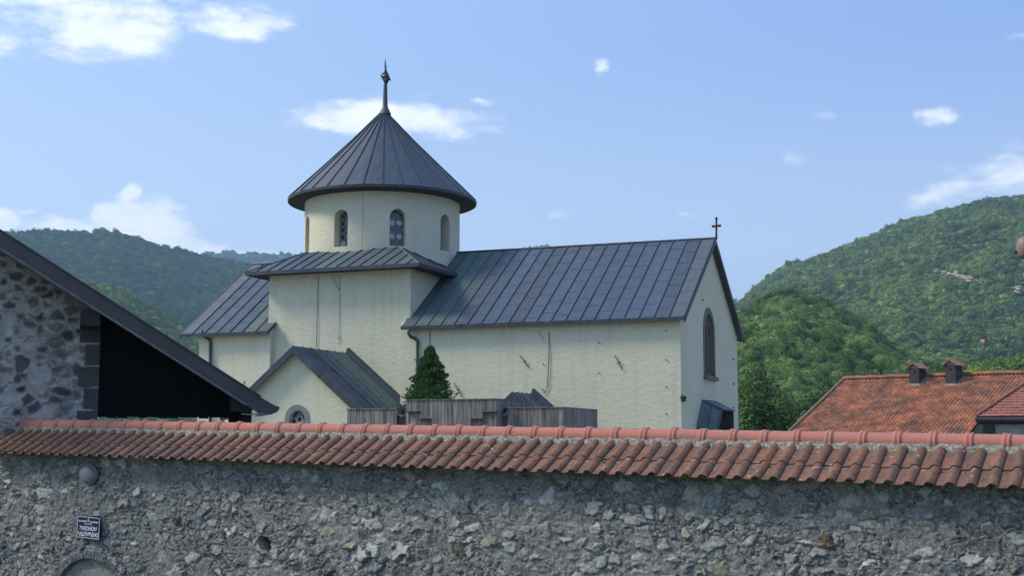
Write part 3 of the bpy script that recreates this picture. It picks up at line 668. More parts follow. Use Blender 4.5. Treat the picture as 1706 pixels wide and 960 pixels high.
# ================================================================== heightfield rubble walls
def rubble(parent, P0, U, V, N, L, H, step, sites, smask, prot, colst, colmo, extra, maxst, warp=.05, name='stone', edge=.016, cut=None, mat=None):
    """wall face: point P0 + U*s + V*h + N*height. sites = (k,2) cell centres; smask = which cells are stones"""
    nx, ny = int(L/step)+1, int(H/step)+1
    s = np.linspace(0, L, nx); h = np.linspace(0, H, ny); S, Hh = np.meshgrid(s, h)
    wx = S+warp*2*(val_noise(S*9+3, Hh*9+5, 11, 3)-.5)+warp*.5*(val_noise(S*40+3, Hh*40+5, 12, 3)-.5)
    wy = Hh+warp*1.6*(val_noise(S*9+40, Hh*9+25, 13, 3)-.5)+warp*.4*(val_noise(S*40+9, Hh*40+5, 14, 3)-.5)
    asp = sites[:, 2]
    pid = np.zeros(S.shape, int); f1 = np.full(S.shape, 9.); f2 = np.full(S.shape, 9.)
    cs = .8; order = np.arange(len(sites))
    for i in order:
        x, y, a_ = sites[i][:3]; rr = .55
        i0, i1 = np.searchsorted(s, [x-rr, x+rr]); j0, j1 = np.searchsorted(h, [y-rr, y+rr])
        if i1 <= i0 or j1 <= j0: continue
        dx = (wx[j0:j1, i0:i1]-x)/a_; dy = (wy[j0:j1, i0:i1]-y)
        ca, sa = math.cos(sites[i][4]), math.sin(sites[i][4])
        d = np.hypot(dx*ca+dy*sa, -dx*sa+dy*ca)-sites[i][3]
        A1 = f1[j0:j1, i0:i1]; A2 = f2[j0:j1, i0:i1]; pp = pid[j0:j1, i0:i1]
        nw = d < A1; A2[:] = np.where(nw, A1, np.minimum(A2, d)); pp[nw] = i; A1[nw] = d[nw]
    e = (f2-f1)/2
    shrink = .002+.035*np.random.default_rng(5).random(len(sites))**1.5
    e = e-shrink[pid]-.022*(val_noise(S*22, Hh*22, 31, 4)-.5)*2
    k = np.clip(e/edge, 0, 1)
    groove = np.exp(-(e/.007)**2)*(val_noise(S*3.1, Hh*3.1, 81, 3) > .47)
    rs = np.random.default_rng(9)
    pr = prot*(.2+.9*rs.random(len(sites))**1.5); tx = rs.normal(0, .13, len(sites)); ty = rs.normal(0, .16, len(sites))
    st = smask[pid]
    hs = pr[pid]*k+(tx[pid]*(S-sites[pid, 0])+ty[pid]*(Hh-sites[pid, 1]))*k
    fr = val_noise(S*14, Hh*14, 51, 6, .6)-.5; rid = -np.abs(val_noise(S*7+S*0, Hh*9, 61, 5, .6)-.5)
    fac = np.abs(val_noise(S*9+.3*Hh, Hh*13, 63, 3)-.5)
    ht = np.where(st, hs, 0)+fr*.030*prot/.03+rid*.020*prot/.03-groove*.016*prot/.03-fac*.05*prot/.03
    C = np.where(st[..., None] & (e > 0)[..., None], colst[pid], colmo)
    kk = np.where(st, k, 0)[..., None]
    C = colmo*(1-kk)+colst[pid]*kk
    C = C*(.55+.9*val_noise(S*7, Hh*10, 71, 5, .6))[..., None]*(1-.55*groove)[..., None]  # grooves are darkened in colour too, as painted crevice shade
    ids = np.where(st & (e > -.004), pid, -1)
    if extra is not None: ht, C, ids = extra(S, Hh, ht, C, ids)
    P = P0+S[..., None]*U+Hh[..., None]*V+ht[..., None]*N
    idx = np.arange(nx*ny).reshape(ny, nx)
    q = np.stack([idx[:-1, :-1], idx[:-1, 1:], idx[1:, 1:], idx[1:, :-1]], -1).reshape(-1, 4)
    if np.dot(np.cross(U, V), N) < 0: q = q[:, ::-1]
    qi = np.maximum(np.maximum(ids[:-1, :-1], ids[1:, 1:]), np.maximum(ids[:-1, 1:], ids[1:, :-1])).reshape(-1)
    if cut is not None:
        Pc = P.reshape(-1, 3); keep = cut(Pc)[q].all(1); q = q[keep]; qi = qi[keep]
    P = P.reshape(-1, 3); C = C.reshape(-1, 3)
    cnt = {i: 0 for i in []}; u, c = np.unique(qi[qi >= 0], return_counts=True)
    # stones that show: rank by projected size, keep those in the frame
    cent = {}; rank = []
    for i, n_ in zip(u, c):
        if i >= 10000: rank.append((1e9, i)); continue
        w = P0+sites[i, 0]*U+sites[i, 1]*V; pxy = proj(w); z = turn(w-CAM, FR[0])@fwd
        vis = -10 < pxy[0] < 1716 and -10 < pxy[1] < 965
        rank.append((n_/z**2*(1 if vis else 1e-6), i))
    rank.sort(reverse=True); keepi = [i for r_, i in rank[:maxst]]
    def build(sel, nm, kind=None, label=None):
        f = q[sel]
        if not len(f): return
        uu, inv = np.unique(f, return_inverse=True); me = bpy.data.meshes.new(nm)
        me.vertices.add(len(uu)); me.vertices.foreach_set('co', P[uu].astype(np.float32).ravel())
        nf = len(f); me.loops.add(nf*4); me.loops.foreach_set('vertex_index', inv.reshape(-1).astype(np.int32))
        me.polygons.add(nf); me.polygons.foreach_set('loop_start', np.arange(0, nf*4, 4, dtype=np.int32)); me.polygons.foreach_set('loop_total', np.full(nf, 4, np.int32))
        at = me.color_attributes.new('col', 'FLOAT_COLOR', 'POINT')
        at.data.foreach_set('color', np.concatenate([C[uu], np.ones((len(uu), 1))], 1).astype(np.float32).ravel())
        me.update(calc_edges=True); mk(nm, me, parent, mat or RUBBLE, smooth=True, kind=kind, label=label)
    so = np.argsort(qi, kind='stable'); sq = qi[so]
    rest = qi < 0
    for i in keepi:
        a_, b2 = np.searchsorted(sq, [i, i+1]); build(so[a_:b2], 'voussoir' if i >= 10000 else name)
    ks = np.isin(qi, keepi)
    build(np.nonzero(~ks & (qi >= 0))[0], 'small_stones', 'stuff')
    build(np.nonzero(rest)[0], 'mortar', 'stuff')
def make_sites(L, H, n, seed, amin=1.1, amax=2.0, tries=14):
    rs = np.random.default_rng(seed); pts = []
    cand = rs.random((n*tries, 2))*[L, H]; cell = math.sqrt(L*H/n)
    grid = {}
    for x, y in cand:
        r = cell*(.45+.4*rs.random()); k = (int(x/cell), int(y/cell)); ok = True
        for di in (-1, 0, 1):
            for dj in (-1, 0, 1):
                for (u, v) in grid.get((k[0]+di, k[1]+dj), []):
                    if math.hypot((u-x)/1.35, v-y) < r: ok = False
        if ok: grid.setdefault(k, []).append((x, y)); pts.append((x, y, rs.uniform(amin, amax), rs.choice([-.03, 0., .02, .05], p=[.3, .3, .25, .15]), rs.normal(0, .25)))
        if len(pts) >= n: break
    return np.array(pts)
# ================================================================== perimeter wall with tile coping
KW = 64708.
eL, eR = dep(-60, 757-60*.0345, KW/(2970-60)), dep(1800, 757+1800*.0352, KW/(2970+1800))
eR = eR+(eR-eL)/np.linalg.norm(eR-eL)*3.5
AX = eR-eL; LEN = np.linalg.norm(AX); U = AX/LEN                      # along the coping, slightly falling to the right
Nn = np.array([U[1], -U[0], 0]); Nn /= np.linalg.norm(Nn)             # towards the camera
if Nn@(CAM-eL) < 0: Nn = -Nn
V = np.array([0, 0, 1.])
wall = thing('perimeter_wall', (*((eL+eR)/2-Nn*.5)[:2], 0), 'long grey rubble stone wall with red tiled coping in front of the church', 'wall')
INS = .25; WH_ = 2.6; HFACE = 2.76
W0 = eL-Nn*INS-V*WH_                                                  # lower left of the front face
LW = LEN
def wall_uv(x, y):
    p = onp(x, y, W0, Nn); d = p-W0; s_ = d[:2]@U[:2]/(U[:2]@U[:2]); return s_, d[2]-s_*U[2]
sites = make_sites(LW, HFACE, 2450, 21, .95, 2.2)
spec = [(295, 872, .02, 1.1, (.045, .045, .045)), (1372, 903, .035, 1.3, (.085, .07, .055)), (1290, 934, .02, 1.5, (.07, .06, .05)), (545, 946, .03, 1.3, (.08, .08, .06)),
        (765, 922, .03, 2.6, (.10, .08, .07)), (1083, 858, .05, 1.0, (.42, .45, .48)), (992, 880, .035, 1.0, (.40, .42, .43)), (1065, 935, .03, 1.8, (.40, .40, .38)), (590, 840, .02, 1.1, (.30, .29, .25)),
        (750, 835, .04, 1.2, (.38, .40, .40)), (668, 850, .03, 1.0, (.42, .43, .42)), (672, 875, .02, .9, (.42, .43, .42)), (985, 850, .05, 1.4, (.36, .37, .35)), (1140, 890, .035, 1.1, (.36, .37, .32)), (1120, 965, .04, 2., (.38, .38, .36)),
        (108, 800, .03, 1., (.07, .075, .07)), (137, 838, .02, .9, (.07, .08, .07)), (430, 835, .035, 1.2, (.30, .31, .31)), (455, 918, .03, .9, (.45, .44, .40)), (1615, 935, .06, 1.5, (.38, .40, .40)), (1690, 900, .03, 1., (.35, .37, .37)), (1180, 840, .04, 1.2, (.28, .30, .31))]
extra_sites = []; ecol = []
for x, y, r, a_, c in spec:
    s_, h_ = wall_uv(x, y); extra_sites.append((s_, h_, a_, r, 0)); ecol.append(c)
es = np.array(extra_sites); kp = np.array([np.min(np.hypot(es[:, 0]-p[0], es[:, 1]-p[1])-es[:, 3]*1.2) > .06 for p in sites]); sites = sites[kp]
ns = len(sites); sites = np.concatenate([sites, es])
rs = np.random.default_rng(77)
pal = np.array([(.30, .305, .30), (.22, .23, .235), (.37, .37, .345), (.26, .26, .225), (.15, .155, .16), (.44, .445, .43), (.30, .285, .225), (.22, .23, .26)])
colst = pal[rs.choice(len(pal), ns, p=[.22, .2, .13, .12, .13, .07, .06, .07])]*rs.uniform(.8, 1.2, (ns, 1)); colst = np.concatenate([colst, np.array(ecol)])*[1.0, 1.0, .97]
smask = rs.random(len(sites)) < .80; smask[ns:] = True
acx, acy = wall_uv(146, 933+88); arx = wall_uv(146, 933)[1]-acy
hx, hy = wall_uv(441, 907)
def wall_extra(S, Hh, ht, C, ids):
    r = np.hypot(S-acx, Hh-acy); ang = np.arctan2(Hh-acy, S-acx)
    ins = r < arx; rg = (r >= arx) & (r < arx*1.17) & (Hh > acy)
    bump_ = val_noise(S*18, Hh*18, 91, 5)-.5
    ht = np.where(ins, -.07+bump_*.015, ht); C = np.where(ins[..., None], np.array([.24, .245, .23])*(.75+.5*val_noise(S*6, Hh*6, 92, 5))[..., None], C); ids = np.where(ins, -1, ids)
    vi = np.floor(ang/(math.pi/11)).astype(int); jn = np.abs((ang/(math.pi/11)) % 1-.5) > .46
    ht = np.where(rg, .012+bump_*.018-jn*.012, ht); C = np.where(rg[..., None], np.array([.115, .12, .135])*(.8+.4*val_noise(S*5, Hh*5, 93, 4))[..., None], C); ids = np.where(rg, 10000+vi, ids)
    gr = (r > arx*.985) & (r < arx*1.01) & (Hh > acy); ht = np.where(gr, -.07, ht)
    # the missing stone: a deep ragged hole, its inner shade painted near-black
    xx = (S-hx)/.15; yy = (Hh-hy)/.135; hole = (np.abs(xx+yy*.35)**1.6+np.abs(yy)**1.8+.7*(val_noise(S*16, Hh*16, 95, 3)-.5)) < .75
    ht = np.where(hole, -.38, ht); C = np.where(hole[..., None], np.array([.012, .012, .012]), C); ids = np.where(hole, -1, ids)
    return ht, C, ids
step = .0105
rubble(wall, W0, U, V, Nn, LW, HFACE, step, sites, smask, .022, colst, np.array([.20, .205, .195]), wall_extra, 296)
# wall core behind the face, down to the ground
bk = -Nn*.55
b0, b1 = W0-Nn*.09, W0-Nn*.09+U*LW
b1g = np.array([*b1[:2], -.3]); b0g = np.array([*b0[:2], -.3]); tz = np.array([0, 0, WH_-.05])
G().hexa([b0g+bk*1., b1g+bk*1., b1g+bk*1.7, b0g+bk*1.7, b0+tz+bk*1, b1+tz+bk*1, b1+tz+bk*1.7, b0+tz+bk*1.7]).make('wall_core', MORTAR, wall)
G().hexa([b0g+Nn*.07, b1g+Nn*.07, b1g+bk, b0g+bk, b0+Nn*.07, b1+Nn*.07, b1+bk, b0+bk]).make('wall_base', MORTAR, wall)
# coping: tile rows
TW, TL, EXP = .218, .43, .355
sl_n, sl_h = .80, .46                                                  # run and rise from eave to ridge tile
sdir = (-Nn*sl_n+V*sl_h); SLn = np.linalg.norm(sdir); sdir /= SLn
nr = np.cross(U, sdir); nr /= np.linalg.norm(nr); nr = nr if nr[2] > 0 else -nr
def tile_mesh(seed):
    rs = random.Random(seed); xs = [0, .012, .05, .09, .118, .128, .138, .156, .178, .200, .220, .232, .240]
    zs_ = [.004, .002, .0, .0, .003, .012, .026, .043, .051, .046, .034, .023, .016]
    v = []; f = []; th = .014; n = len(xs)
    for j, y in enumerate((0, TL*.5, TL)):
        dz = -.004*j
        for x, z in zip(xs, zs_): v.append((x+rs.uniform(-.001, .001), y, z+.018*(1-j/2)))
    for j, y in enumerate((0, TL*.5, TL)):
        for x, z in zip(xs, zs_): v.append((x, y, z-th+.018*(1-j/2)))
    o = 3*n
    for j in range(2):
        for i in range(n-1): f.append((j*n+i, j*n+i+1, (j+1)*n+i+1, (j+1)*n+i)); f.append((o+j*n+i, o+(j+1)*n+i, o+(j+1)*n+i+1, o+j*n+i+1))
    for i in range(n-1): f.append((i, o+i, o+i+1, i+1))
    for j in range(2): f.append((j*n, (j+1)*n, o+(j+1)*n, o+j*n)); f.append((j*n+n-1, o+j*n+n-1, o+(j+1)*n+n-1, (j+1)*n+n-1))
    me = me_from('tile', v, f); me.materials.append(CLAY_OLD); me.polygons.foreach_set('use_smooth', np.ones(len(me.polygons), bool))
    bm = bmesh.new(); bm.from_mesh(me); bmesh.ops.recalc_face_normals(bm, faces=bm.faces)
    for e in bm.edges:
        if e.calc_face_angle(0) > .9: e.smooth = False
    bm.to_mesh(me); bm.free(); return me
tms = [tile_mesh(i) for i in range(3)]
ncol = int(LEN/TW)
basis = Matrix(((U[0], sdir[0], nr[0], 0), (U[1], sdir[1], nr[1], 0), (U[2], sdir[2], nr[2], 0), (0, 0, 0, 1)))
for r in range(2):
    for c in range(ncol):
        p = eL+U*(c*TW)+sdir*(r*EXP)+nr*(.0)
        if proj(p+U*.3)[0] < -25 or proj(p)[0] > 2300: continue
        j = Matrix.Rotation(R(random.gauss(0, .7)), 4, 'Z') @ Matrix.Rotation(R(random.gauss(0, .4)), 4, 'X')
        p = p+sdir*random.gauss(0, .004)
        mk('tile', tms[random.randrange(3)], wall, world=Matrix.Translation(Vector(p)) @ basis @ j)
# bedding slab below the tiles
q0, q1 = eL-nr*.015+sdir*.42, eL-nr*.015+sdir*.42+U*LEN
G().hexa([q0-V*.22-Nn*.05, q1-V*.22-Nn*.05, q1+sdir*(SLn-.1)-V*.3, q0+sdir*(SLn-.1)-V*.3, q0, q1, q1+sdir*(SLn-.15), q0+sdir*(SLn-.15)]).make('coping_bed', MORTAR, wall)
# mortar band between tiles and ridge
Rg0 = eL-Nn*sl_n+V*(sl_h+.02)                                          # ridge axis start
def band():
    L = LEN; step = .018; nx = int(L/step); prof = 9; S_ = np.linspace(0, L, nx)
    vs = []; ph = (S_/TW) % 1
    n1 = val_noise(S_*6, S_*0+.3, 5, 4)-.5; roll = np.exp(-((ph-.87)/.12)**2)
    for k in range(prof):
        t = k/(prof-1)
        low = .19+.08*n1-.0*roll
        down = .02+(low-.02)*t                                         # distance down the slope from the ridge axis
        hgt = .075*(1-t)+.03*math.sin(math.pi*t)+.012+.05*roll*t
        nn = (val_noise(S_*14, S_*0+k*.7, 6, 4)-.5)*.035
        p = Rg0[None]+U[None]*S_[:, None]-V*.07-sdir[None]*down[:, None]+nr[None]*(hgt+nn-.02*(k == prof-1))[:, None]
        vs.append(p)
    P = np.stack(vs, 0); n = prof
    P[-1] -= nr*.03
    idx = np.arange(n*nx).reshape(n, nx); q = np.stack([idx[:-1, :-1], idx[1:, :-1], idx[1:, 1:], idx[:-1, 1:]], -1).reshape(-1, 4)
    mk('ridge_mortar', me_from('ridge_mortar', P.reshape(-1, 3), q), wall, MORTAR, smooth=True)
band()
# ridge tiles with collars
def ridge_mesh():
    v = []; f = []; n = 14; prof = [(0, .104), (.008, .124), (.030, .132), (.045, .127), (.062, .118), (.072, .118), (.078, .128), (.092, .126), (.10, .108), (.13, .106), (.42, .098)]
    for s_, r in prof:
        for k in range(n+1):
            a_ = math.pi*(k/n)*1.16-math.pi*.08
            v.append((s_, r*math.cos(a_), r*1.02*math.sin(a_)))
    for j in range(len(prof)-1):
        for k in range(n): f.append((j*(n+1)+k, j*(n+1)+k+1, (j+1)*(n+1)+k+1, (j+1)*(n+1)+k))
    f.append(tuple(range(n+1)))
    me = me_from('ridge_tile', v, f); me.materials.append(CLAY_NEW); me.polygons.foreach_set('use_smooth', np.ones(len(me.polygons), bool)); return me
rm = ridge_mesh(); RT = .40
bas2 = Matrix(((U[0], -Nn[0], 0, 0), (U[1], -Nn[1], 0, 0), (U[2], -Nn[2], 1, 0), (0, 0, 0, 1)))
k = 0
for c in range(int(LEN/RT)+1):
    p = Rg0+U*(c*RT+.12)-V*.01
    if proj(p)[0] < 28 or proj(p)[0] > 2300: continue
    j = Matrix.Rotation(R(random.gauss(0, .7)), 4, 'Z') @ Matrix.Rotation(R(random.gauss(0, .5)), 4, 'Y')
    o = mk('ridge_tile', rm, wall, world=Matrix.Translation(Vector(p+V*random.gauss(0, .003))) @ bas2 @ j)
    if k == 0: G().lathe([(0, -.1), (.09, -.06), (.11, 0), (.1, .06), (0, .1)], p, 12).make('ridge_end', CLAY_NEW, wall)
    k += 1
# lamp on the wall
lpos = onp(150, 791, W0+Nn*.03, Nn)
lamp = thing('wall_lamp', lpos-Nn*.02, 'oval frosted bulkhead lamp on the stone wall above the blue sign', 'lamp')
ub = U/np.linalg.norm(U)
def ell(c, rx, rz, dpt, mat, name, parent, nseg=24, nr_=8, rot=0.):
    v = []; f = []
    for j in range(nr_+1):
        a_ = (math.pi/2)*j/nr_
        for k in range(nseg):
            t = 2*math.pi*k/nseg; x, z = rx*math.cos(a_)*math.cos(t), rz*math.cos(a_)*math.sin(t)
            xr = x*math.cos(rot)-z*math.sin(rot); zr = x*math.sin(rot)+z*math.cos(rot)
            v.append(c+ub*xr+V*zr+Nn*dpt*math.sin(a_))
    for j in range(nr_):
        for k in range(nseg): f.append((j*nseg+k, j*nseg+(k+1) % nseg, (j+1)*nseg+(k+1) % nseg, (j+1)*nseg+k))
    return mk(name, me_from(name, v, f), parent, mat, smooth=True)
ell(lpos+Nn*.04, .185, .15, .075, LAMP_G, 'lamp_glass', lamp, rot=-.35)
G().prism([lpos+ub*.205*math.cos(t)+V*.17*math.sin(t) for t in np.linspace(0, 2*math.pi, 20)[:-1]], Nn*.05).make('back_plate', mat_simple('lamp_plate', (.14, .15, .17), .5), lamp)
# sign
sc_ = onp(148, 880, W0+Nn*.06, Nn); SW, SH = .52, .355
ub2 = ub.copy(); sign = thing('enamel_sign', sc_-V*SH/2, 'small blue enamel plaque with white Cyrillic lettering on the stone wall', 'sign')
tilt = math.radians(-1.5)
su_ = ub*math.cos(tilt)+V*math.sin(tilt); sv_ = V*math.cos(tilt)-ub*math.sin(tilt)
def srect(x0, x1, y0, y1, d0, d1, name, mat):
    return G().hexa([sc_+su_*x+sv_*y+Nn*d for d in (d0, d1) for x, y in ((x0, y0), (x1, y0), (x1, y1), (x0, y1))]).make(name, mat, sign)
srect(-SW/2, SW/2, -SH/2, SH/2, -.012, .012, 'plate', SIGN_BLUE)
bw = .008; e_ = .012
g = G()
for x0, x1, y0, y1 in ((-SW/2+e_, SW/2-e_, SH/2-e_-bw, SH/2-e_), (-SW/2+e_, SW/2-e_, -SH/2+e_, -SH/2+e_+bw), (-SW/2+e_, -SW/2+e_+bw, -SH/2+e_+bw, SH/2-e_-bw), (SW/2-e_-bw, SW/2-e_, -SH/2+e_+bw, SH/2-e_-bw)):
    g.hexa([sc_+su_*x+sv_*y+Nn*d for d in (.0125, .015) for x, y in ((x0, y0), (x1, y0), (x1, y1), (x0, y1))])
g.make('border_line', WHITE, sign)
TB = Matrix(((su_[0], sv_[0], Nn[0], 0), (su_[1], sv_[1], Nn[1], 0), (su_[2], sv_[2], Nn[2], 0), (0, 0, 0, 1)))
def text(s, x, y, size, wid, parent=None, bold=.0):
    cu = bpy.data.curves.new('lettering', 'FONT'); cu.body = s; cu.size = size; cu.align_x = 'CENTER'; cu.align_y = 'CENTER'; cu.extrude = .001; cu.offset = bold
    o = bpy.data.objects.new('tmp', cu); COL.objects.link(o); bpy.context.view_layer.update()
    dg = bpy.context.evaluated_depsgraph_get(); me = bpy.data.meshes.new_from_object(o.evaluated_get(dg)); bpy.data.objects.remove(o, do_unlink=True)
    xx = [v.co.x for v in me.vertices]; xs = wid/(max(xx)-min(xx))
    p = sc_+su_*x+sv_*y+Nn*.0145
    mk('lettering', me, parent, WHITE, world=Matrix.Translation(Vector(p)) @ TB @ Matrix.Diagonal((xs, 1, 1, 1)))
text('ЗАКОНОМ', 0, -.018, .088, .375, sign, .002); text('ЗАШТИЋЕНО', 0, -.110, .088, .455, sign, .002)
text('ОВАЈ ОБЈЕКАТ', -.125, .092, .034, .19, sign, .001); text('СПОМЕНИК', .125, .092, .034, .19, sign, .001); text('КУЛТУРЕ', 0, .055, .030, .16, sign, .0006)
G().prism([sc_+sv_*.115+su_*.018*math.cos(t)+sv_*.028*math.sin(t)+Nn*.013 for t in np.linspace(0, 2*math.pi, 14)[:-1]], Nn*.004).make('emblem', mat_simple('emblem_gilt', (.55, .45, .38), .5), sign)
# ================================================================== stone building on the left
FR[0] = R(39)
c165 = dep(166, 600, 23.2); YG = c165[1]
bld = thing('stone_building', (c165[0]-4, YG+4, 0), 'grey stone building with dark brown sheet roof and deep overhanging verge at left', 'building')
XB1 = c165[0]; XB0 = on(-60, 600, 1, YG)[0]
YV = YG-.75                                                          # verge (front edge) of the roof
vt0, vt1 = on(0, 384, 1, YV), on(450, 672, 1, YV)
ms = (vt0[2]-vt1[2])/(vt0[0]-vt1[0])                                  # negative slope
zv = lambda x: vt0[2]+ms*(x-vt0[0])
RX0 = vt0[0]-6; RX1 = on(434, 680, 1, YV)[0]
VH = (on(182, 528, 1, YV)[2]-on(182, 499, 1, YV)[2])*-1
P0 = np.array([XB0, YG, c165[2]-3.2]); Lb = XB1-XB0; Hb = 6.2
st2 = make_sites(Lb, Hb, int(Lb*Hb/.036), 33, .8, 1.6)
st2[:, 3] = np.random.default_rng(2).uniform(-.03, .05, len(st2))
nb = len(st2); rs = np.random.default_rng(5)
c2 = np.array([(.095, .09, .088), (.14, .13, .125), (.17, .155, .135), (.08, .08, .082)])[rs.integers(0, 4, nb)]*rs.uniform(.8, 1.2, (nb, 1))
m2 = rs.random(nb) < .72
def soff(x): return zv(x)-VH-.02
def bextra(S, Hh, ht, C, ids):
    # quoins up the right-hand corner
    qn = (S > Lb-.27-.10*((Hh*2.6).astype(int) % 2)); joint = ((Hh*2.6) % 1 < .10) | (S < Lb-.25-.10*((Hh*2.6).astype(int) % 2))
    ht = np.where(qn, np.where(joint, .0, .02)+(val_noise(S*12, Hh*12, 4, 4)-.5)*.02, ht)
    C = np.where((qn & ~joint)[..., None], np.array([.075, .072, .075])*(.7+.6*val_noise(S*5, Hh*5, 8, 4))[..., None], C)
    ids = np.where(qn & ~joint, 10000+(Hh*2.6).astype(int), np.where(qn, -1, ids)); return ht, C, ids
rubble(bld, P0, np.array([1., 0, 0]), V, np.array([0, -1., 0]), Lb, Hb, .017, st2, m2, .012, c2, np.array([.37, .355, .335]), bextra, 220, warp=.03, edge=.03, mat=RUBBLE_G,
       cut=lambda P: P[:, 2] < soff(P[:, 0])+.05)
G().prism([(XB0, YG+.08, -.3), (XB1, YG+.08, -.3), (XB1, YG+.08, soff(XB1)), (XB0, YG+.08, soff(XB0))], (0, .5, 0)).make('wall_core', MORTAR, bld)
G().box((XB1-.5, YG+.03, -.3), (XB1-.002, YG+7, soff(XB1)-.02)).make('side_wall', MORTAR, bld)
# roof slab with brown verge board, soffit and curled eave
TH = VH
rf = G().prism([(RX0, YV+.05, zv(RX0)-.05), (RX1, YV+.05, zv(RX1)-.05), (RX1, YV+.05, zv(RX1)-.16), (RX0, YV+.05, zv(RX0)-.16)], (0, 8.5, 0)).make('roof', SOFFIT, bld)
x_a = RX0; seg = np.linspace(RX0, RX1, 7)
cv = [on(x, y, 1, YV) for x, y in ((434.2, 662), (450, 671.5), (458, 676), (464.5, 677.5), (466, 681), (462, 687), (453, 691), (444, 691), (434.2, 687.5))]
for a_, b2 in zip(seg[:-1], seg[1:]):
    j = random.uniform(-.006, .006); poly = [(a_, YV+j, zv(a_)-VH), (b2, YV+j, zv(b2)-VH), (b2, YV+j, zv(b2)), (a_, YV+j, zv(a_))]
    G().prism(poly, (0, .05-j, 0)).make('verge_board', BROWN_METAL, rf)
    G().prism([(a_, YV-.03, zv(a_)+.0), (b2, YV-.03, zv(b2)+.0), (b2, YV-.03, zv(b2)+.025), (a_, YV-.03, zv(a_)+.025)], (0, 1.4, 0)).make('roof_sheet', BROWN_METAL, rf)
G().tube([(RX0, YV-.012, zv(RX0)-VH), (RX1-.25, YV-.012, zv(RX1-.25)-VH)], .022, 6).make('verge_bead', mat_simple('bead', (.16, .155, .16), .4), rf)
G().prism(cv, (0, .05, 0)).make('verge_end', BROWN_METAL, rf)
G().prism([(p[0], p[1]+.05, p[2]) for p in (cv[2], cv[3], cv[4], cv[5], cv[6], cv[7])], (0, 1.6, 0)).make('gutter', BROWN_METAL, rf)
tp = on(85, 428, 1, YV+.8)
G().prism([(RX0, YV+.5, zv(RX0)+.02), (on(82, 430, 1, YV+.5)[0], YV+.5, zv(on(82, 430, 1, YV+.5)[0])+.05), (on(91, 437, 1, YV+.5)[0], YV+.5, zv(on(91, 437, 1, YV+.5)[0])-.01), (RX0, YV+.5, zv(RX0)-.03)], (0, 6, 0)).make('upper_roof_sheet', BROWN_METAL, rf)
# purlins under the verge, near-black boards standing in for the porch's shade, posts
for x, y in ((150, 530), (405, 672)):
    p = on(x, y, 1, YV+.15); G().box((p[0]-.16, YV+.1, p[2]-.14), (p[0]+.16, YG+3, p[2]+.10)).make('purlin', SOFFIT, bld)
YBk = YG+2.6; xb1 = on(398, 690, 1, YG)[0]
nb_ = 14; zb0 = on(300, 696, 1, YG+.1)[2]
xe0 = XB1-.02; xs_ = np.linspace(xe0, xb1, nb_+1)
for a_, b2 in zip(xs_[:-1], xs_[1:]):
    zz0 = on(300, 697+random.uniform(-1.5, 1), 1, YG+.1)[2]
    if a_ > xs_[-3]: zz0 = zb0-.4
    G().prism([(a_+.004, YG+.1, zz0), (b2-.004, YG+.1, zz0), (b2-.004, YG+.1, zv(b2)-.17), (a_+.004, YG+.1, zv(a_)-.17)], (0, .03, 0)).make('porch_shade_board', PORCH_SHADE, bld)
G().prism([(xe0, YG+.14, zb0+.02), (xb1, YG+.14, zb0+.02), (xb1, YG+.14, zv(xb1)-.19), (xe0, YG+.14, zv(xe0)-.19)], (0, .12, 0)).make('porch_shade_backing', PORCH_SHADE, bld)
for x in (396, 409): p = on(x, 690, 1, YG+.3); G().box((p[0]-.1, YG+.2, -.3), (p[0]+.1, YG+.4, zv(p[0])-.17)).make('post', DARK_WOOD, bld)
G().tube([on(402, 690, 1, YV+.4), on(415, 691, 1, YV+.4), on(428, 690, 1, YV+.4), on(437, 684, 1, YV+.4)], .012, 5).make('hanging_cable', WHITE, bld)
G().tube([on(405, 646, 1, YG+1), on(408, 635, 1, YG+1)], .012, 5).make('lightning_rod', IRON, bld)
FR[0] = 0.0
# ================================================================== timber structure of planks
YW = 33.5
ws = thing('plank_shelter', on(780, 720, 1, YW)*[1, 1, 0]+[0, 1, 0], 'grey weathered vertical plank structure with stepped cut-outs before the church', 'shelter')
def plank_face(x0, x1, ytop_l, ytop_r, ybot, Y, pw=.19, holes=None):
    a_, b2 = on(x0, ytop_l, 1, Y), on(x1, ytop_r, 1, Y); zb_ = on((x0+x1)/2, ybot, 1, Y)[2] if ybot else 1.0
    n = max(1, round((b2[0]-a_[0])/pw)); xs = np.linspace(a_[0], b2[0], n+1)
    for p, q in zip(xs[:-1], xs[1:]):
        t = (p-a_[0])/(b2[0]-a_[0]); zt = a_[2]+(b2[2]-a_[2])*t; pxm = proj(((p+q)/2, Y, zt))[0]; z0 = zb_
        if holes:
            for h0, h1, hy_ in holes:
                if h0 <= pxm <= h1: z0 = on(pxm, hy_, 1, Y)[2]
        dy = random.uniform(0, .008)
        G().box((p+.002, Y+dy, z0), (q-.002, Y+.03+dy, zt+random.uniform(-.004, .004))).make('plank', PLANKS, ws)
    return a_, b2
def plank_side(x0, x1, yt0, Y, depth_px, ybot=None, pw=.19):
    a_ = on(x0, yt0, 1, Y); b2 = on(x1, yt0+5, 0, a_[0]); n = max(1, round((b2[1]-Y)/pw)); ys = np.linspace(Y+.035, b2[1], n+1)
    for p, q in zip(ys[:-1], ys[1:]): G().box((a_[0]-.03, p+.002, 1.), (a_[0]+random.uniform(-.005, .003), q-.002, a_[2]+random.uniform(-.004, .004))).make('plank', PLANKS, ws)
    return a_, b2
A1, A2 = plank_face(578.5, 661, 683, 682, None, YW+.4)
B1, B2 = plank_face(677, 827, 667, 666, None, YW, holes=[(677, 699, 686), (699, 715, 698), (788, 803, 698), (803, 828, 686)])
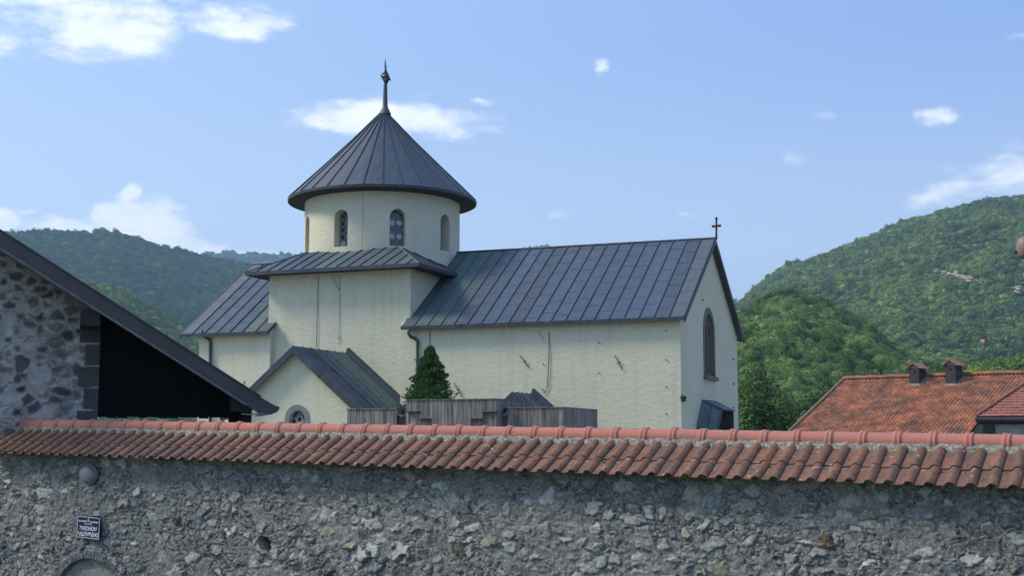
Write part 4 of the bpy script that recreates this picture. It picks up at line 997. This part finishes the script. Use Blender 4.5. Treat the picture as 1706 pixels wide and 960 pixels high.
plank_face(661, 678, 690, 690, None, YW+.55); plank_face(829, 845, 690, 690, None, YW+.55)
plank_face(676, 718, 686.8, 686.8, None, YW+.06, .15); plank_face(784, 829, 686.8, 686.8, None, YW+.06, .15)
B3, B4 = plank_side(827, 887, 666, YW, 0)
C1, C2 = plank_face(845, 939, 681, 679.5, None, YW+.4); C3, C4 = plank_side(939, 995, 679.5, YW+.4, 0)
# capping boards on the tops
for (p, q, w) in ((A1, A2, 1.), (B1, B2, B4[1]-YW), (C1, C2, C4[1]-YW-.4)): G().box((p[0]-.02, p[1]-.02, min(p[2], q[2])+.005), (q[0]+.015, p[1]+w, min(p[2], q[2])+.03)).make('cap_board', PLANKS, ws)
for (h0, h1, hy_) in ((677, 700, 686.3), (700, 716, 698.3), (787, 803, 698.3), (803, 828, 686.3)):
    p, q = on(h0, hy_, 1, YW-.02), on(h1, hy_, 1, YW-.02); G().box((p[0], p[1], p[2]-.03), (q[0], p[1]+.055, p[2]+.0)).make('ledge', DARK_WOOD, ws)
for x0, x1, yt in ((660.5, 677, 682.5), (828.5, 845.5, 681)):            # ends of the wooden gutters
    p, q = on(x0, yt, 1, YW+.33), on(x1, yt, 1, YW+.33); c = (p+q)/2; r = (q[0]-p[0])/2
    v = []; f = []
    for Yo in (0, .9):
        for rr in (r, r*.86):
            for k in range(13): t = math.pi+math.pi*k/12; v.append((c[0]+rr*math.cos(t), c[1]+Yo, c[2]+rr*math.sin(t)*1.35))
    for k in range(12): f += [(k, k+1, 13+k+1, 13+k), (26+k, 39+k, 39+k+1, 26+k+1), (k, 26+k, 26+k+1, k+1), (13+k, 13+k+1, 39+k+1, 39+k)]
    G().add(v, f).make('gutter', PLANKS, ws)
    G().box((p[0]+.02, c[1]+.25, c[2]-.3), (q[0]-.02, c[1]+.3, c[2]+.01)).make('gutter_end', DARK_WOOD, ws)
# ================================================================== houses with tiled roofs on the right
def tiled_plane(name, parent, O, ud, sd_, nd, poly_uv, tw, tl, mat, amp=.045, seed=1, seg=6):
    """pantile surface: u along eave, s up the slope; poly_uv(u,s)->keep"""
    (u0, u1), (s0, s1), keep = poly_uv
    nc, nrow = int((u1-u0)/tw), int((s1-s0)/tl); rs = np.random.default_rng(seed)
    P = []; Fq = []; rn = []; us = np.arange(seg+1)/seg; prof = np.sin(us*2*math.pi)*.5+.35*np.sin(us*4*math.pi+1)*.3
    for r in range(nrow):
        for c in range(nc):
            uc = u0+(c+.5)*tw; scn = s0+(r+.5)*tl
            if not keep(uc, scn): continue
            b0 = len(P); rv = rs.random(); dj = rs.normal(0, .004); dsl = rs.normal(0, .006)
            for (so, lf) in ((-.01+dsl, .028), (tl, 0)):
                for a_, z in zip(us, prof): P.append(O+ud*(u0+(c+a_)*tw)+sd_*(s0+r*tl+so)+nd*(z*amp+lf+dj)); rn.append(rv)
            for a_, z in zip(us, prof): P.append(O+ud*(u0+(c+a_)*tw)+sd_*(s0+r*tl-.01+dsl)+nd*(z*amp-.02)); rn.append(rv)
            n = seg+1
            for i in range(seg): Fq.append((b0+i, b0+i+1, b0+n+i+1, b0+n+i)); Fq.append((b0+2*n+i, b0+2*n+i+1, b0+i+1, b0+i))
    me = me_from(name, P, Fq); at = me.attributes.new('rnd', 'FLOAT', 'POINT'); at.data.foreach_set('value', np.array(rn, np.float32))
    return mk(name, me, parent, mat, kind='stuff')
FR[0] = R(-18)
YH = 74.
rA = on(1407, 632, 1, YH); rB = on(1706, 622, 1, YH); rB = np.array([rB[0]+4, YH, rA[2]+(rB[2]-rA[2])])
eA = on(1318, 718, 0, rA[0]); sH = (rA-eA); sH[0] = 0; LH = np.linalg.norm(sH); sH /= LH
rA_ = rA.copy(); LHx = LH+3.0; O = rA-sH*LHx; ud = np.array([1., 0, 0]); nd = np.cross(ud, sH)
house = thing('tiled_house', (rA[0]+6, YH, 0), 'house with old mottled orange clay tile roof and two dark chimneys at right', 'house')
vR = onp(1622, 716, rA, nd); vR0 = onp(1706, 640, rA, nd)
edge = [onp(x, y, rA, nd) for x, y in ((1606, 735), (1614, 723), (1627, 704), (1706, 640), (1720, 629))]
edge_s = [(p-O)@sH for p in edge]; edge_u = [(p-O)@ud for p in edge]
def kh(u, s): 
    # right-hand edge follows the slanting verge
    p = O+ud*u+sH*s; return u < np.interp(s, edge_s, edge_u)
hroof = tiled_plane('roof', house, O, ud, sH, nd, ((0, rB[0]-rA[0]), (0, LHx), kh), .215, .30, CLAY_HOUSE, amp=.075, seed=4)
hroof['kind'] = 'stuff'
g = G().prism([O-nd*.05, O+ud*edge_u[0]-nd*.05]+[p-nd*.05 for p in edge]+[O+ud*(rB[0]-rA[0])+sH*LHx-nd*.05, O+sH*LHx-nd*.05], -nd*.15).make('roof_boards', DARK_WOOD, house)
nR = 26; xs_ = np.linspace(rA[0]-.1, rB[0], nR+1)
rtm = me_from('ridge_tile', [(x, .14*math.cos(t), .14*math.sin(t)) for x in (0, (xs_[1]-xs_[0])*1.04) for t in np.linspace(-.2, math.pi+.2, 9)], [(k, k+1, 10+k, 9+k) for k in range(8)])
rtm.attributes.new('rnd', 'FLOAT', 'POINT'); rtm.materials.append(CLAY_HOUSE)
for i in range(nR):
    mk('ridge_tile', rtm, house, world=Matrix.Translation(Vector((xs_[i], YH, rA[2]+.02+random.uniform(0, .03)))) @ Matrix.Rotation(R(random.gauss(-1.2, .5)), 4, 'Y'))
nV = 22
for i in range(nV):
    p = O+sH*LHx*(i/nV)+nd*.07; d_ = sH*LHx/nV*1.03; Mx = Matrix(((sH[0], 1, 0, 0), (sH[1], 0, nd[1], 0), (sH[2], 0, nd[2], 0), (0, 0, 0, 1)))
    G().tube([p, p+d_], [.09, .075], 8).make('verge_tile', mat_simple('mossy_tile', (.22, .17, .11), .9, var=.3) if i == 0 else bpy.data.materials['mossy_tile'], house)
zg = rA[2]-LHx*abs(sH[2])
G().prism([(rA[0]+.3, YH-LHx*abs(sH[1])+.4, -.5), (rA[0]+.3, YH+LHx*abs(sH[1])-.4, -.5), (rA[0]+.3, YH+LHx*abs(sH[1])-.4, zg), (rA[0]+.3, YH, rA[2]-.25), (rA[0]+.3, YH-LHx*abs(sH[1])+.4, zg)], (edge_u[0]-3.2, 0, 0)).make('wall', GREYWALL, house)
G().prism([rA-nd*.0, rB, rB+(0, LHx*abs(sH[1]), -LHx*abs(sH[2])), rA+(0, LHx*abs(sH[1]), -LHx*abs(sH[2]))], (0, 0, -.12)).make('rear_slope', mat_simple('clay_plain', (.28, .11, .07), .9), house)
for (x0, x1, xm, ytop, ybot) in ((1514, 1538, 1526, 614, 642), (1574, 1599, 1587, 609, 642)):
    Yc = onp(xm, ybot, rA, nd)[1]; a_ = on(x0, ytop, 1, Yc); b2 = on(xm+1, ybot, 1, Yc); wd = b2[0]-a_[0]
    ycb = on(x1, ytop, 0, a_[0]+wd)[1]; wd *= 1.35; dpt = min(1.3, max(.6, ycb-Yc))
    ch = G().box((a_[0], Yc, b2[2]-.8), (a_[0]+wd, Yc+dpt, a_[2])).make('chimney', CHIM, house)
    for xx in (.3,):
        G().box((a_[0]+wd*.42, Yc-.01, a_[2]-.32), (a_[0]+wd*.72, Yc+.02, a_[2]-.12)).make('vent', DARK_WOOD, ch)
    G().box((a_[0]+wd-.02, Yc+.2, a_[2]-.32), (a_[0]+wd+.01, Yc+dpt-.2, a_[2]-.12)).make('vent', DARK_WOOD, ch)
    o_ = .12; zz = a_[2]; xm_ = a_[0]+wd/2
    G().prism([(a_[0]-.0, Yc+.05, zz), (a_[0]+wd, Yc+.05, zz), (xm_, Yc+.05, zz+.22)], (0, dpt-.1, 0)).make('chimney_gable', GREYWALL, ch)
    for s_ in (-1, 1):
        for k in range(4):
            y_ = Yc-o_+k*(dpt+2*o_)/4; w4 = (dpt+2*o_)/4-.01; xe_ = xm_+s_*(wd/2+.16)
            v = [(xe_, y_, zz-.05), (xe_, y_+w4, zz-.05), (xm_, y_+w4, zz+.26), (xm_, y_, zz+.26)]
            G().prism(v, (0, 0, .05+.015*(k % 2))).make('cap_tile', mat_simple('cap_clay', (.33, .16, .11), .9, var=.4) if 'cap_clay' not in bpy.data.materials else bpy.data.materials['cap_clay'], ch)
    G().hexa([(a_[0]-.12, Yc-.15, b2[2]-.12), (a_[0]+wd+.12, Yc-.15, b2[2]-.12), (a_[0]+wd+.12, Yc+dpt, b2[2]+.40), (a_[0]-.12, Yc+dpt, b2[2]+.40), (a_[0]-.0, Yc-.02, b2[2]+.08), (a_[0]+wd+.0, Yc-.02, b2[2]+.08), (a_[0]+wd+.1, Yc+dpt, b2[2]+.55), (a_[0]-.1, Yc+dpt, b2[2]+.55)]).make('flashing', mat_simple('zinc', (.16, .16, .17), .6) if 'zinc' not in bpy.data.materials else bpy.data.materials['zinc'], ch)
FR[0] = 0.0
# annex house in front at the far right
YX = 60.
an = thing('annex_house', (on(1700, 700, 1, YX)[0]+3, YX+3, 0), 'low grey-walled house with smooth orange tile roof and dark gutter at right edge', 'house')
ea = on(1627, 694, 1, YX); eb = ea+np.array([9., 0, 0]); top = on(1706, 641, 1, YX+3.2)
sx = np.array([0, 3.2, top[2]-ea[2]]); Ls = np.linalg.norm(sx); sx /= Ls; nx_ = np.cross(ud, sx); hipdx = (top[0]-ea[0])/Ls
tiled_plane('roof', an, ea, ud, sx, nx_, ((0, 9), (0, Ls*1.0), lambda u, s: u > s*hipdx), .22, .30, CLAY_SMOOTH, amp=.012, seed=9)
G().prism([ea-nx_*.03, eb-nx_*.03, eb+sx*Ls-nx_*.03, ea+sx*Ls+ud*hipdx*Ls-nx_*.03], -nx_*.1).make('roof_boards', DARK_WOOD, an)
G().tube([ea+sx*0+nx_*.04, ea+sx*Ls+ud*hipdx*Ls+nx_*.04], .07, 7).make('hip_cap', mat_simple('hip_clay', (.25, .11, .08), .9), an)
G().tube([ea+(-.05, -.1, -.14), eb+(0, -.1, -.14)], .09, 8).make('gutter', CHIM, an)
G().box(ea+(.0, 0, -.35), eb+(0, .6, -.06)).make('soffit', DARK_WOOD, an)
wx0 = on(1658, 705, 1, YX+.5)[0]
G().box((wx0, YX+.5, -.5), (eb[0], YX+6, ea[2]-.10)).make('wall', GREYWALL, an)
_p, _q = on(1600, 699, 1, 88.), on(1668, 699, 1, 88.); G().box((_p[0], 88., -.5), (_q[0], 88.3, _p[2])).make('shade_backdrop', DARK_WOOD, an)  # dark sheet added behind the roof edge, standing in for a shaded recess
G().box((ea[0]+.2, YX+1.6, -.5), (wx0, YX+6, ea[2]-.10)).make('recessed_wall', DARK_WOOD, an)  # near-black colour holds the shade of the recess
G().box((on(1652, 705, 1, YX+.4)[0], YX+.35, -.5), (on(1656, 705, 1, YX+.4)[0], YX+.5, ea[2]-.1)).make('downpipe', CHIM, an)
# ================================================================== lamp on a post cut by the right edge
lc = dep(1709, 415, 13.)
pl = thing('street_lamp', (lc[0]+.45, lc[1], 0), 'brown rounded lamp head cut off by the right edge of the picture', 'street lamp')
G().lathe([(0, .125), (.04, .12), (.07, .10), (.088, .06), (.092, .0), (.088, -.06), (.07, -.09), (.0, -.10)], lc, 20).make('lamp_shade', BROWN_LAMP, pl, smooth=True)
kb = dep(1691, 420, 13.); G().tube([kb, lc+(np.array([0, 0, -.03]))], [.014, .018], 8).make('bolt', IRON, pl)
G().tube([lc+(.05, 0, .05), lc+(.45, 0, .2)], .025, 8).make('arm', IRON, pl)
G().tube([(lc[0]+.45, lc[1], -.3), (lc[0]+.45, lc[1], lc[2]+.35)], [.06, .045], 12).make('pole', IRON, pl)
# ================================================================== vegetation
def leaf_mesh(name, n, r, size, seed, flat=0., shape='ellipsoid', clumps=10, inner=.35):
    """crown: leaf-sized quads gathered in clumps through an uneven volume"""
    rs = np.random.default_rng(seed); cc = rs.normal(size=(clumps, 3)); cc /= np.linalg.norm(cc, axis=1)[:, None]; cc *= rs.uniform(.35, .72, (clumps, 1)); cr_ = rs.uniform(.30, .50, clumps)
    cc[:, 2] = np.abs(cc[:, 2])*1.0-.25
    ci = rs.integers(0, clumps, n); d = rs.normal(size=(n, 3)); d /= np.linalg.norm(d, axis=1)[:, None]
    rad = cr_[ci]*(inner+(1-inner)*rs.random(n)**.35); p = cc[ci]+d*rad[:, None]
    p = p*np.array(r); nrm = d+rs.normal(0, .55, (n, 3)); nrm /= np.linalg.norm(nrm, axis=1)[:, None]
    t = np.cross(nrm, rs.normal(size=(n, 3))); t /= np.linalg.norm(t, axis=1)[:, None]; b = np.cross(nrm, t)
    s_ = size*rs.uniform(.6, 1.3, (n, 1)); w = s_*rs.uniform(.5, .9, (n, 1))
    V_ = np.stack([p-t*s_, p-b*w+nrm*s_*.1, p+t*s_, p+b*w-nrm*s_*.1], 1).reshape(-1, 3)
    me = bpy.data.meshes.new(name); me.vertices.add(len(V_)); me.vertices.foreach_set('co', V_.astype(np.float32).ravel())
    me.loops.add(n*4); me.loops.foreach_set('vertex_index', np.arange(n*4, dtype=np.int32)); me.polygons.add(n)
    me.polygons.foreach_set('loop_start', np.arange(0, n*4, 4, dtype=np.int32)); me.polygons.foreach_set('loop_total', np.full(n, 4, np.int32)); me.update(calc_edges=True)
    return me
def crown_proto(seed, n=260, size=.15):
    me = leaf_mesh('crown', n, (1, 1, 1.05), size, seed, clumps=9, inner=.6)
    bm = bmesh.new(); bm.from_mesh(me); rs = random.Random(seed)
    ret = bmesh.ops.create_icosphere(bm, subdivisions=2, radius=.46)
    ph = [rs.uniform(0, 6) for _ in range(3)]
    for v in ret['verts']:
        c = v.co; k = 1+.18*math.sin(c.x*6+ph[0])+.18*math.sin(c.y*6+ph[1])+.15*math.sin(c.z*6+ph[2]); v.co = Vector((c.x*k, c.y*k, c.z*k*.95))
    bm.to_mesh(me); bm.free(); return me
PC = {}
def proto_coll(key, mat, count=5, n=600, size=.11):
    c = bpy.data.collections.new(key)
    for i in range(count):
        me = crown_proto(i*13+hash(key) % 1 + 3, n, size); me.materials.append(mat); o = bpy.data.objects.new('crown_shape', me); c.objects.link(o)
    return c
def inst_tree(coll):
    t = bpy.data.node_groups.new('scatter_crowns', 'GeometryNodeTree')
    t.interface.new_socket('Geometry', in_out='INPUT', socket_type='NodeSocketGeometry'); t.interface.new_socket('Geometry', in_out='OUTPUT', socket_type='NodeSocketGeometry')
    gi, go = t.nodes.new('NodeGroupInput'), t.nodes.new('NodeGroupOutput')
    ci = t.nodes.new('GeometryNodeCollectionInfo'); ci.inputs['Collection'].default_value = coll; ci.inputs['Separate Children'].default_value = True; ci.inputs['Reset Children'].default_value = True
    ip = t.nodes.new('GeometryNodeInstanceOnPoints'); ip.inputs['Pick Instance'].default_value = True
    rv = t.nodes.new('FunctionNodeRandomValue'); rv.data_type = 'FLOAT_VECTOR'; rv.inputs[0].default_value = (-.15, -.15, 0); rv.inputs[1].default_value = (.15, .15, 6.28)
    na = t.nodes.new('GeometryNodeInputNamedAttribute'); na.data_type = 'FLOAT_VECTOR'; na.inputs[0].default_value = 'sc'
    l = t.links; l.new(gi.outputs[0], ip.inputs['Points']); l.new(ci.outputs[0], ip.inputs['Instance']); l.new(rv.outputs[0], ip.inputs['Rotation']); l.new(na.outputs[0], ip.inputs['Scale']); l.new(ip.outputs[0], go.inputs[0])
    return t
def hill(name, prof, dr, df, amp, nscale, seed, coll, crown, count, xr, mat=HILL, p=1.15, foot=0., nx=220, nt=70, drf=None, clear=None, hfoot=None):
    """terrain from foot distance df to ridge distance dr; prof = skyline in photo pixels; then a forest on it"""
    px_ = np.linspace(xr[0], xr[1], nx); py = np.interp(px_, [q[0] for q in prof], [q[1] for q in prof])
    T = np.concatenate([np.linspace(0, 1, nt), np.linspace(1.02, 1.5, 14)])
    P = np.zeros((len(T), nx, 3)); top = crown*.8
    for i, (x, y) in enumerate(zip(px_, py)):
        r = ray(x, y); hl = math.hypot(r[0], r[1]); u = r[:2]/hl; e = r[2]/hl; dd = dr if drf is None else drf(x)
        hr = EYE+e*dd-top
        for j, t in enumerate(T):
            d = df+(dd-df)*t; P[j, i, :2] = u*d
            h0 = (hfoot if hfoot is not None else foot)
            P[j, i, 2] = h0+(hr-h0)*(t**p) if t <= 1 else hr-(t-1)**1.3*(hr-h0)*1.6-2*(t-1)*10
    X, Y, Z = P[..., 0], P[..., 1], P[..., 2]; tt = T[:, None]
    nz = val_noise(X/nscale+50, Y/nscale+50, seed, 4, .5)-.5; rg = -np.abs(val_noise(X/nscale*.7+90, Y/nscale*.7+20, seed+9, 3)-.5)+.12
    env = np.clip(4*tt*(1-tt), 0, 1)*(tt < 1)
    P[..., 2] += (nz*amp+rg*amp*1.2)*env
    q = np.arange(len(T)*nx).reshape(len(T), nx); Fq = np.stack([q[:-1, :-1], q[:-1, 1:], q[1:, 1:], q[1:, :-1]], -1).reshape(-1, 4)
    V_ = P.reshape(-1, 3); me = me_from(name, V_, Fq); mk(name, me, mat=mat, smooth=True, kind='structure')
    rs = np.random.default_rng(seed+3)
    keepf = np.arange(len(Fq))[:(nt+4)*(nx-1)]
    a_ = V_[Fq[keepf, 0]]; b2 = V_[Fq[keepf, 1]]; d_ = V_[Fq[keepf, 3]]; area = np.linalg.norm(np.cross(b2-a_, d_-a_), axis=1)
    f = rs.choice(keepf, count, p=area/area.sum()); uu, vv = rs.random((2, count))
    pts = (V_[Fq[f, 0]]*((1-uu)*(1-vv))[:, None]+V_[Fq[f, 1]]*(uu*(1-vv))[:, None]+V_[Fq[f, 2]]*(uu*vv)[:, None]+V_[Fq[f, 3]]*((1-uu)*vv)[:, None])
    if clear is not None: pts = pts[clear(pts)]
    n = len(pts); sc = crown*np.minimum(rs.lognormal(-.06, .34, n), 1.7); sc3 = np.stack([sc, sc, sc*rs.uniform(.85, 1.35, n)], 1)
    pts[:, 2] += sc*.35
    pm = bpy.data.meshes.new('forest'); pm.vertices.add(n); pm.vertices.foreach_set('co', pts.astype(np.float32).ravel())
    at = pm.attributes.new('sc', 'FLOAT_VECTOR', 'POINT'); at.data.foreach_set('vector', sc3.astype(np.float32).ravel())
    o = bpy.data.objects.new('forest', pm); COL.objects.link(o); o['kind'] = 'stuff'
    md = o.modifiers.new('scatter', 'NODES'); md.node_group = inst_tree(coll); return o, P
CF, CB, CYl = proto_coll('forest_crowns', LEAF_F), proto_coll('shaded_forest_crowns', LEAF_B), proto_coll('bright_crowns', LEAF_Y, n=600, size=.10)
CN = proto_coll('hillock_crowns', LEAF_H, n=2600, size=.05)
right_prof = [(900, 700), (1100, 600), (1200, 525), (1233, 504), (1279, 462), (1316, 438), (1344, 434), (1375, 423), (1405, 410), (1445, 396), (1480, 381), (1502, 369), (1545, 361), (1572, 351), (1620, 340), (1655, 331), (1706, 328), (1900, 305), (2200, 330), (2600, 420)]
left_prof = [(-700, 470), (-300, 400), (-60, 383), (12, 388), (50, 385), (70, 387), (85, 383), (120, 386), (150, 388), (175, 384), (200, 388), (240, 400), (270, 410), (300, 414), (330, 428), (350, 430), (375, 434), (410, 440), (450, 455), (600, 520), (800, 610), (1000, 690)]
spur_prof = [(-500, 520), (-100, 440), (60, 455), (155, 475), (200, 480), (250, 512), (320, 555), (420, 600), (600, 680), (700, 715)]
far_prof = [(-200, 470), (200, 450), (300, 436), (345, 421), (375, 418), (410, 421), (440, 420), (500, 423), (560, 432), (700, 432), (850, 420), (890, 411), (905, 407), (930, 411), (1000, 440), (1150, 480), (1300, 520), (1500, 600)]
hk_prof = [(1000, 640), (1150, 560), (1233, 525), (1261, 508), (1287, 494), (1318, 488), (1353, 496), (1384, 509), (1405, 521), (1436, 535), (1462, 556), (1484, 578), (1515, 592), (1600, 618), (1760, 660), (1900, 700)]
br_prof = [(1500, 690), (1560, 650), (1607, 622), (1650, 606), (1706, 600), (1850, 585), (2100, 600)]
low_prof = [(900, 700), (1200, 628), (1400, 640), (1500, 632), (1600, 620), (1706, 612), (1900, 600), (2200, 600)]
rocks = [(1568, 456), (1580, 459), (1592, 463), (1604, 465), (1614, 467), (1622, 469), (1664, 477), (1676, 482), (1697, 484), (1595, 460)]
def clear_near(rr, pts_px):
    def f(pts):
        d = pts-CAM; z = d@fwd; sx_ = CX+F*(d@rgt)/z; sy_ = CY-F*(d@upv)/z; k = np.ones(len(pts), bool)
        for x, y in pts_px: k &= ~((np.abs(sx_-x) < rr*1.6) & (np.abs(sy_-y) < rr))
        return k
    return f
fr1, HP = hill('right_hill', right_prof, 1500, 620, 105, 190, 2, CF, 3.3, 56000, (1000, 2300), clear=clear_near(6, rocks))
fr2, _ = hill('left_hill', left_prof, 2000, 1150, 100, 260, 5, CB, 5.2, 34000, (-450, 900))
fr3, _ = hill('left_spur', spur_prof, 1100, 650, 30, 120, 8, CF, 3.4, 16000, (-350, 700))
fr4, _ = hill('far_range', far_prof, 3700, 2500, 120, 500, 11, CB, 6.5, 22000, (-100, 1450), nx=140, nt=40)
fr5, HK = hill('hillock', hk_prof, 430, 190, 24, 60, 14, CN, 2.0, 12500, (1080, 1820), hfoot=-2)
fr6, _ = hill('bright_slope', br_prof, 330, 200, 6, 40, 17, CYl, 2.2, 3500, (1480, 2050), hfoot=-2)
# rock outcrops on the right hill, a quarry scar; bare patch on the hillock
def hill_hit(P, x, y):
    F2 = P.reshape(-1, 3); d = F2-CAM; z = d@fwd; s2 = np.stack([CX+F*(d@rgt)/z, CY-F*(d@upv)/z], 1); i = np.argsort(np.hypot(*(s2-[x, y]).T)+.002*z)[0]
    return F2[i]
for i, (x, y) in enumerate(rocks):
    p = hill_hit(HP, x, y); z = (p-CAM)@fwd; p = dep(x, y, z-4)
    bm = bmesh.new(); bmesh.ops.create_icosphere(bm, subdivisions=3, radius=1); rs_ = random.Random(i)
    ph = [rs_.uniform(0, 6) for _ in range(3)]
    for v in bm.verts:
        k_ = 1+.25*math.sin(v.co.x*5+ph[0])+.2*math.sin(v.co.y*7+ph[1])+.2*math.sin(v.co.z*8+ph[2]); v.co = Vector((v.co.x*5.2*k_, v.co.y*5*k_, v.co.z*2.6*k_))
    me = bpy.data.meshes.new('rock_outcrop'); bm.to_mesh(me); bm.free(); o = mk('rock_outcrop', me, mat=ROCK, world=Matrix.Translation(Vector(p)) @ Matrix.Rotation(.35, 4, 'Y')); o['kind'] = 'structure'
# tiny red-roofed house far up the valley side
p = hill_hit(HP, 1635, 567); z = (p-CAM)@fwd; p = dep(1635, 570, z-8)
fh = thing('hillside_house', p, 'tiny red-roofed house among trees on the right hillside', 'house')
s_ = z/F; G().box(p+np.array([-4*s_, -2, -5*s_]), p+np.array([4*s_, 4, 0])).make('wall', WHITE, fh)
G().prism([p+np.array([-5*s_, -3, -1*s_]), p+np.array([5*s_, -3, -1*s_]), p+np.array([5*s_, 1, 4.5*s_]), p+np.array([-5*s_, 1, 4.5*s_])], (0, 0, -.4)).make('roof', mat_simple('far_clay', (.45, .16, .12), .9), fh)
# individual trees
def tree(name, label, base, h, r, mat, n, size, seed, group=None, cat='tree'):
    t = thing(name, base, label, cat, group); base = np.array(base, float)
    pts = [base+(0, 0, -.3), base+(.1, 0, h*.3), base+(-.1, .1, h*.6), base+(0, 0, h*.85)]
    g = G().tube(pts, [r*.09, r*.07, r*.045, r*.02], 8); rs = random.Random(seed)
    for k in range(6):
        a_ = rs.uniform(0, 6.28); zz = h*rs.uniform(.35, .7); q0 = base+(0, 0, zz); q1 = q0+np.array([math.cos(a_)*r*.7, math.sin(a_)*r*.7, r*.4]); g.tube([q0, q1], [r*.035, r*.01], 6)
    g.make('trunk', BARK, t)
    me = leaf_mesh('crown', n, r if hasattr(r, '__len__') else (r*1.25, r*1.25, h*.52), size, seed, clumps=22, inner=.3)
    mk('crown', me, t, mat, world=Matrix.Translation(Vector((base[0], base[1], base[2]+h*.58))))
    return t
def tree_px(x, ytop, zd, rpx, mat, lab, seed, n=9000, size=.14, gp='trees behind the church', name='broadleaf_tree'):
    tp_ = dep(x, ytop, zd); h = tp_[2]+.4; r = rpx*zd/F
    tree(name, lab, (tp_[0], tp_[1], -.4), h, r, mat, n, size, seed, gp)
tree_px(1252, 622, 98, 34, LEAF_N, 'dark leafy tree touching the right corner of the church east wall', 1)
tree_px(1285, 640, 112, 38, LEAF_N, 'mid green tree standing second from the church corner, before the hillock', 2)
tree_px(1268, 585, 140, 40, LEAF_N, 'taller green tree rising behind the dark tree at the church corner', 3, size=.18)
tree_px(1325, 655, 150, 42, LEAF_N, 'rounded green tree left of the tiled roof, farther from the church', 4, size=.18)
tree_px(1338, 686, 96, 24, LEAF_P, 'pale silvery bush beside the lower left edge of the tiled roof', 5, size=.11, name='silver_bush')
tree_px(1458, 612, 120, 30, LEAF_P, 'pale silvery tree crown showing above the ridge left of the chimneys', 6, size=.16, name='silver_tree')
tree_px(1370, 640, 170, 36, LEAF_N, 'green tree behind the left end of the tiled roof ridge', 7, size=.2)
tree_px(1545, 600, 190, 40, LEAF_N, 'dark green tree behind the two chimneys', 8, size=.22)
# thuja before the church
def thuja():
    SQ = .86
    tp_ = on(717, 581, 1, 44.); h = tp_[2]; w = (on(752, 660, 1, 44.)[0]-on(679, 660, 1, 44.)[0])/2
    t = thing('thuja', (tp_[0], 44., 0), 'dark green conical conifer in front of the church wall', 'tree')
    G().tube([(tp_[0], 44., -.2), (tp_[0], 44., h*.9)], [.12, .03], 8).make('trunk', BARK, t)
    rs = np.random.default_rng(4); n = 15000; zt = rs.random(n)**.85; ang = rs.random(n)*6.283
    hz = h*(1-zt); hvis = tp_[2]-on(700, 665, 1, 44.)[2]
    rad_env = lambda d: w*np.clip(np.where(d < hvis,  (d/hvis)**.88, 1+.1*(d-hvis)), 0, 1.25)      # d = distance below the tip
    d = rs.random(n)*h*.6; R0 = rad_env(d)
    lob = 1+.17*np.sin(ang*5+d*7)+.20*np.sin(d*19+ang*3)+.12*np.sin(ang*9-d*11)
    rr = SQ*R0*lob*(.45+.55*rs.random(n)**.4)+.02
    p = np.stack([tp_[0]+rr*np.cos(ang), 44.+rr*np.sin(ang), h-d+.02], 1)
    out = np.stack([np.cos(ang), np.sin(ang), .75+.3*rs.random(n)], 1); out += rs.normal(0, .3, (n, 3)); out /= np.linalg.norm(out, axis=1)[:, None]
    sd2 = np.cross(out, rs.normal(size=(n, 3))); sd2 /= np.linalg.norm(sd2, axis=1)[:, None]
    L_ = rs.uniform(.07, .15, (n, 1)); wd = L_*.28
    V_ = np.stack([p-sd2*wd*.4, p+out*L_*.5-sd2*wd, p+out*L_, p+out*L_*.5+sd2*wd], 1).reshape(-1, 3)
    mk('crown', me_from('crown', V_, np.arange(n*4).reshape(-1, 4)), t, LEAF_C)
    g = G(); prof = [(.01, h-.1)]+[(float(rad_env(np.array(q)))*.42, h-q) for q in np.linspace(.15, h*.6, 12)]; g.lathe(prof, (tp_[0], 44., 0), 14).make('inner_foliage', LEAF_C, t)
thuja()
# ================================================================== haze
hz = G().box((-6100, -3100, -60), (6100, 7100, 760))
m = bpy.data.materials.new('haze'); m.use_nodes = True; b = NB(m.node_tree); b.n.clear()
pv = b.new('ShaderNodeVolumePrincipled'); pv.inputs['Color'].default_value = (.50, .78, 1, 1); pv.inputs['Density'].default_value = .00017; pv.inputs['Anisotropy'].default_value = .2
b.l.new(pv.outputs[0], b.new('ShaderNodeOutputMaterial').inputs['Volume'])
hzo = hz.make('haze', m); hzo['kind'] = 'stuff'
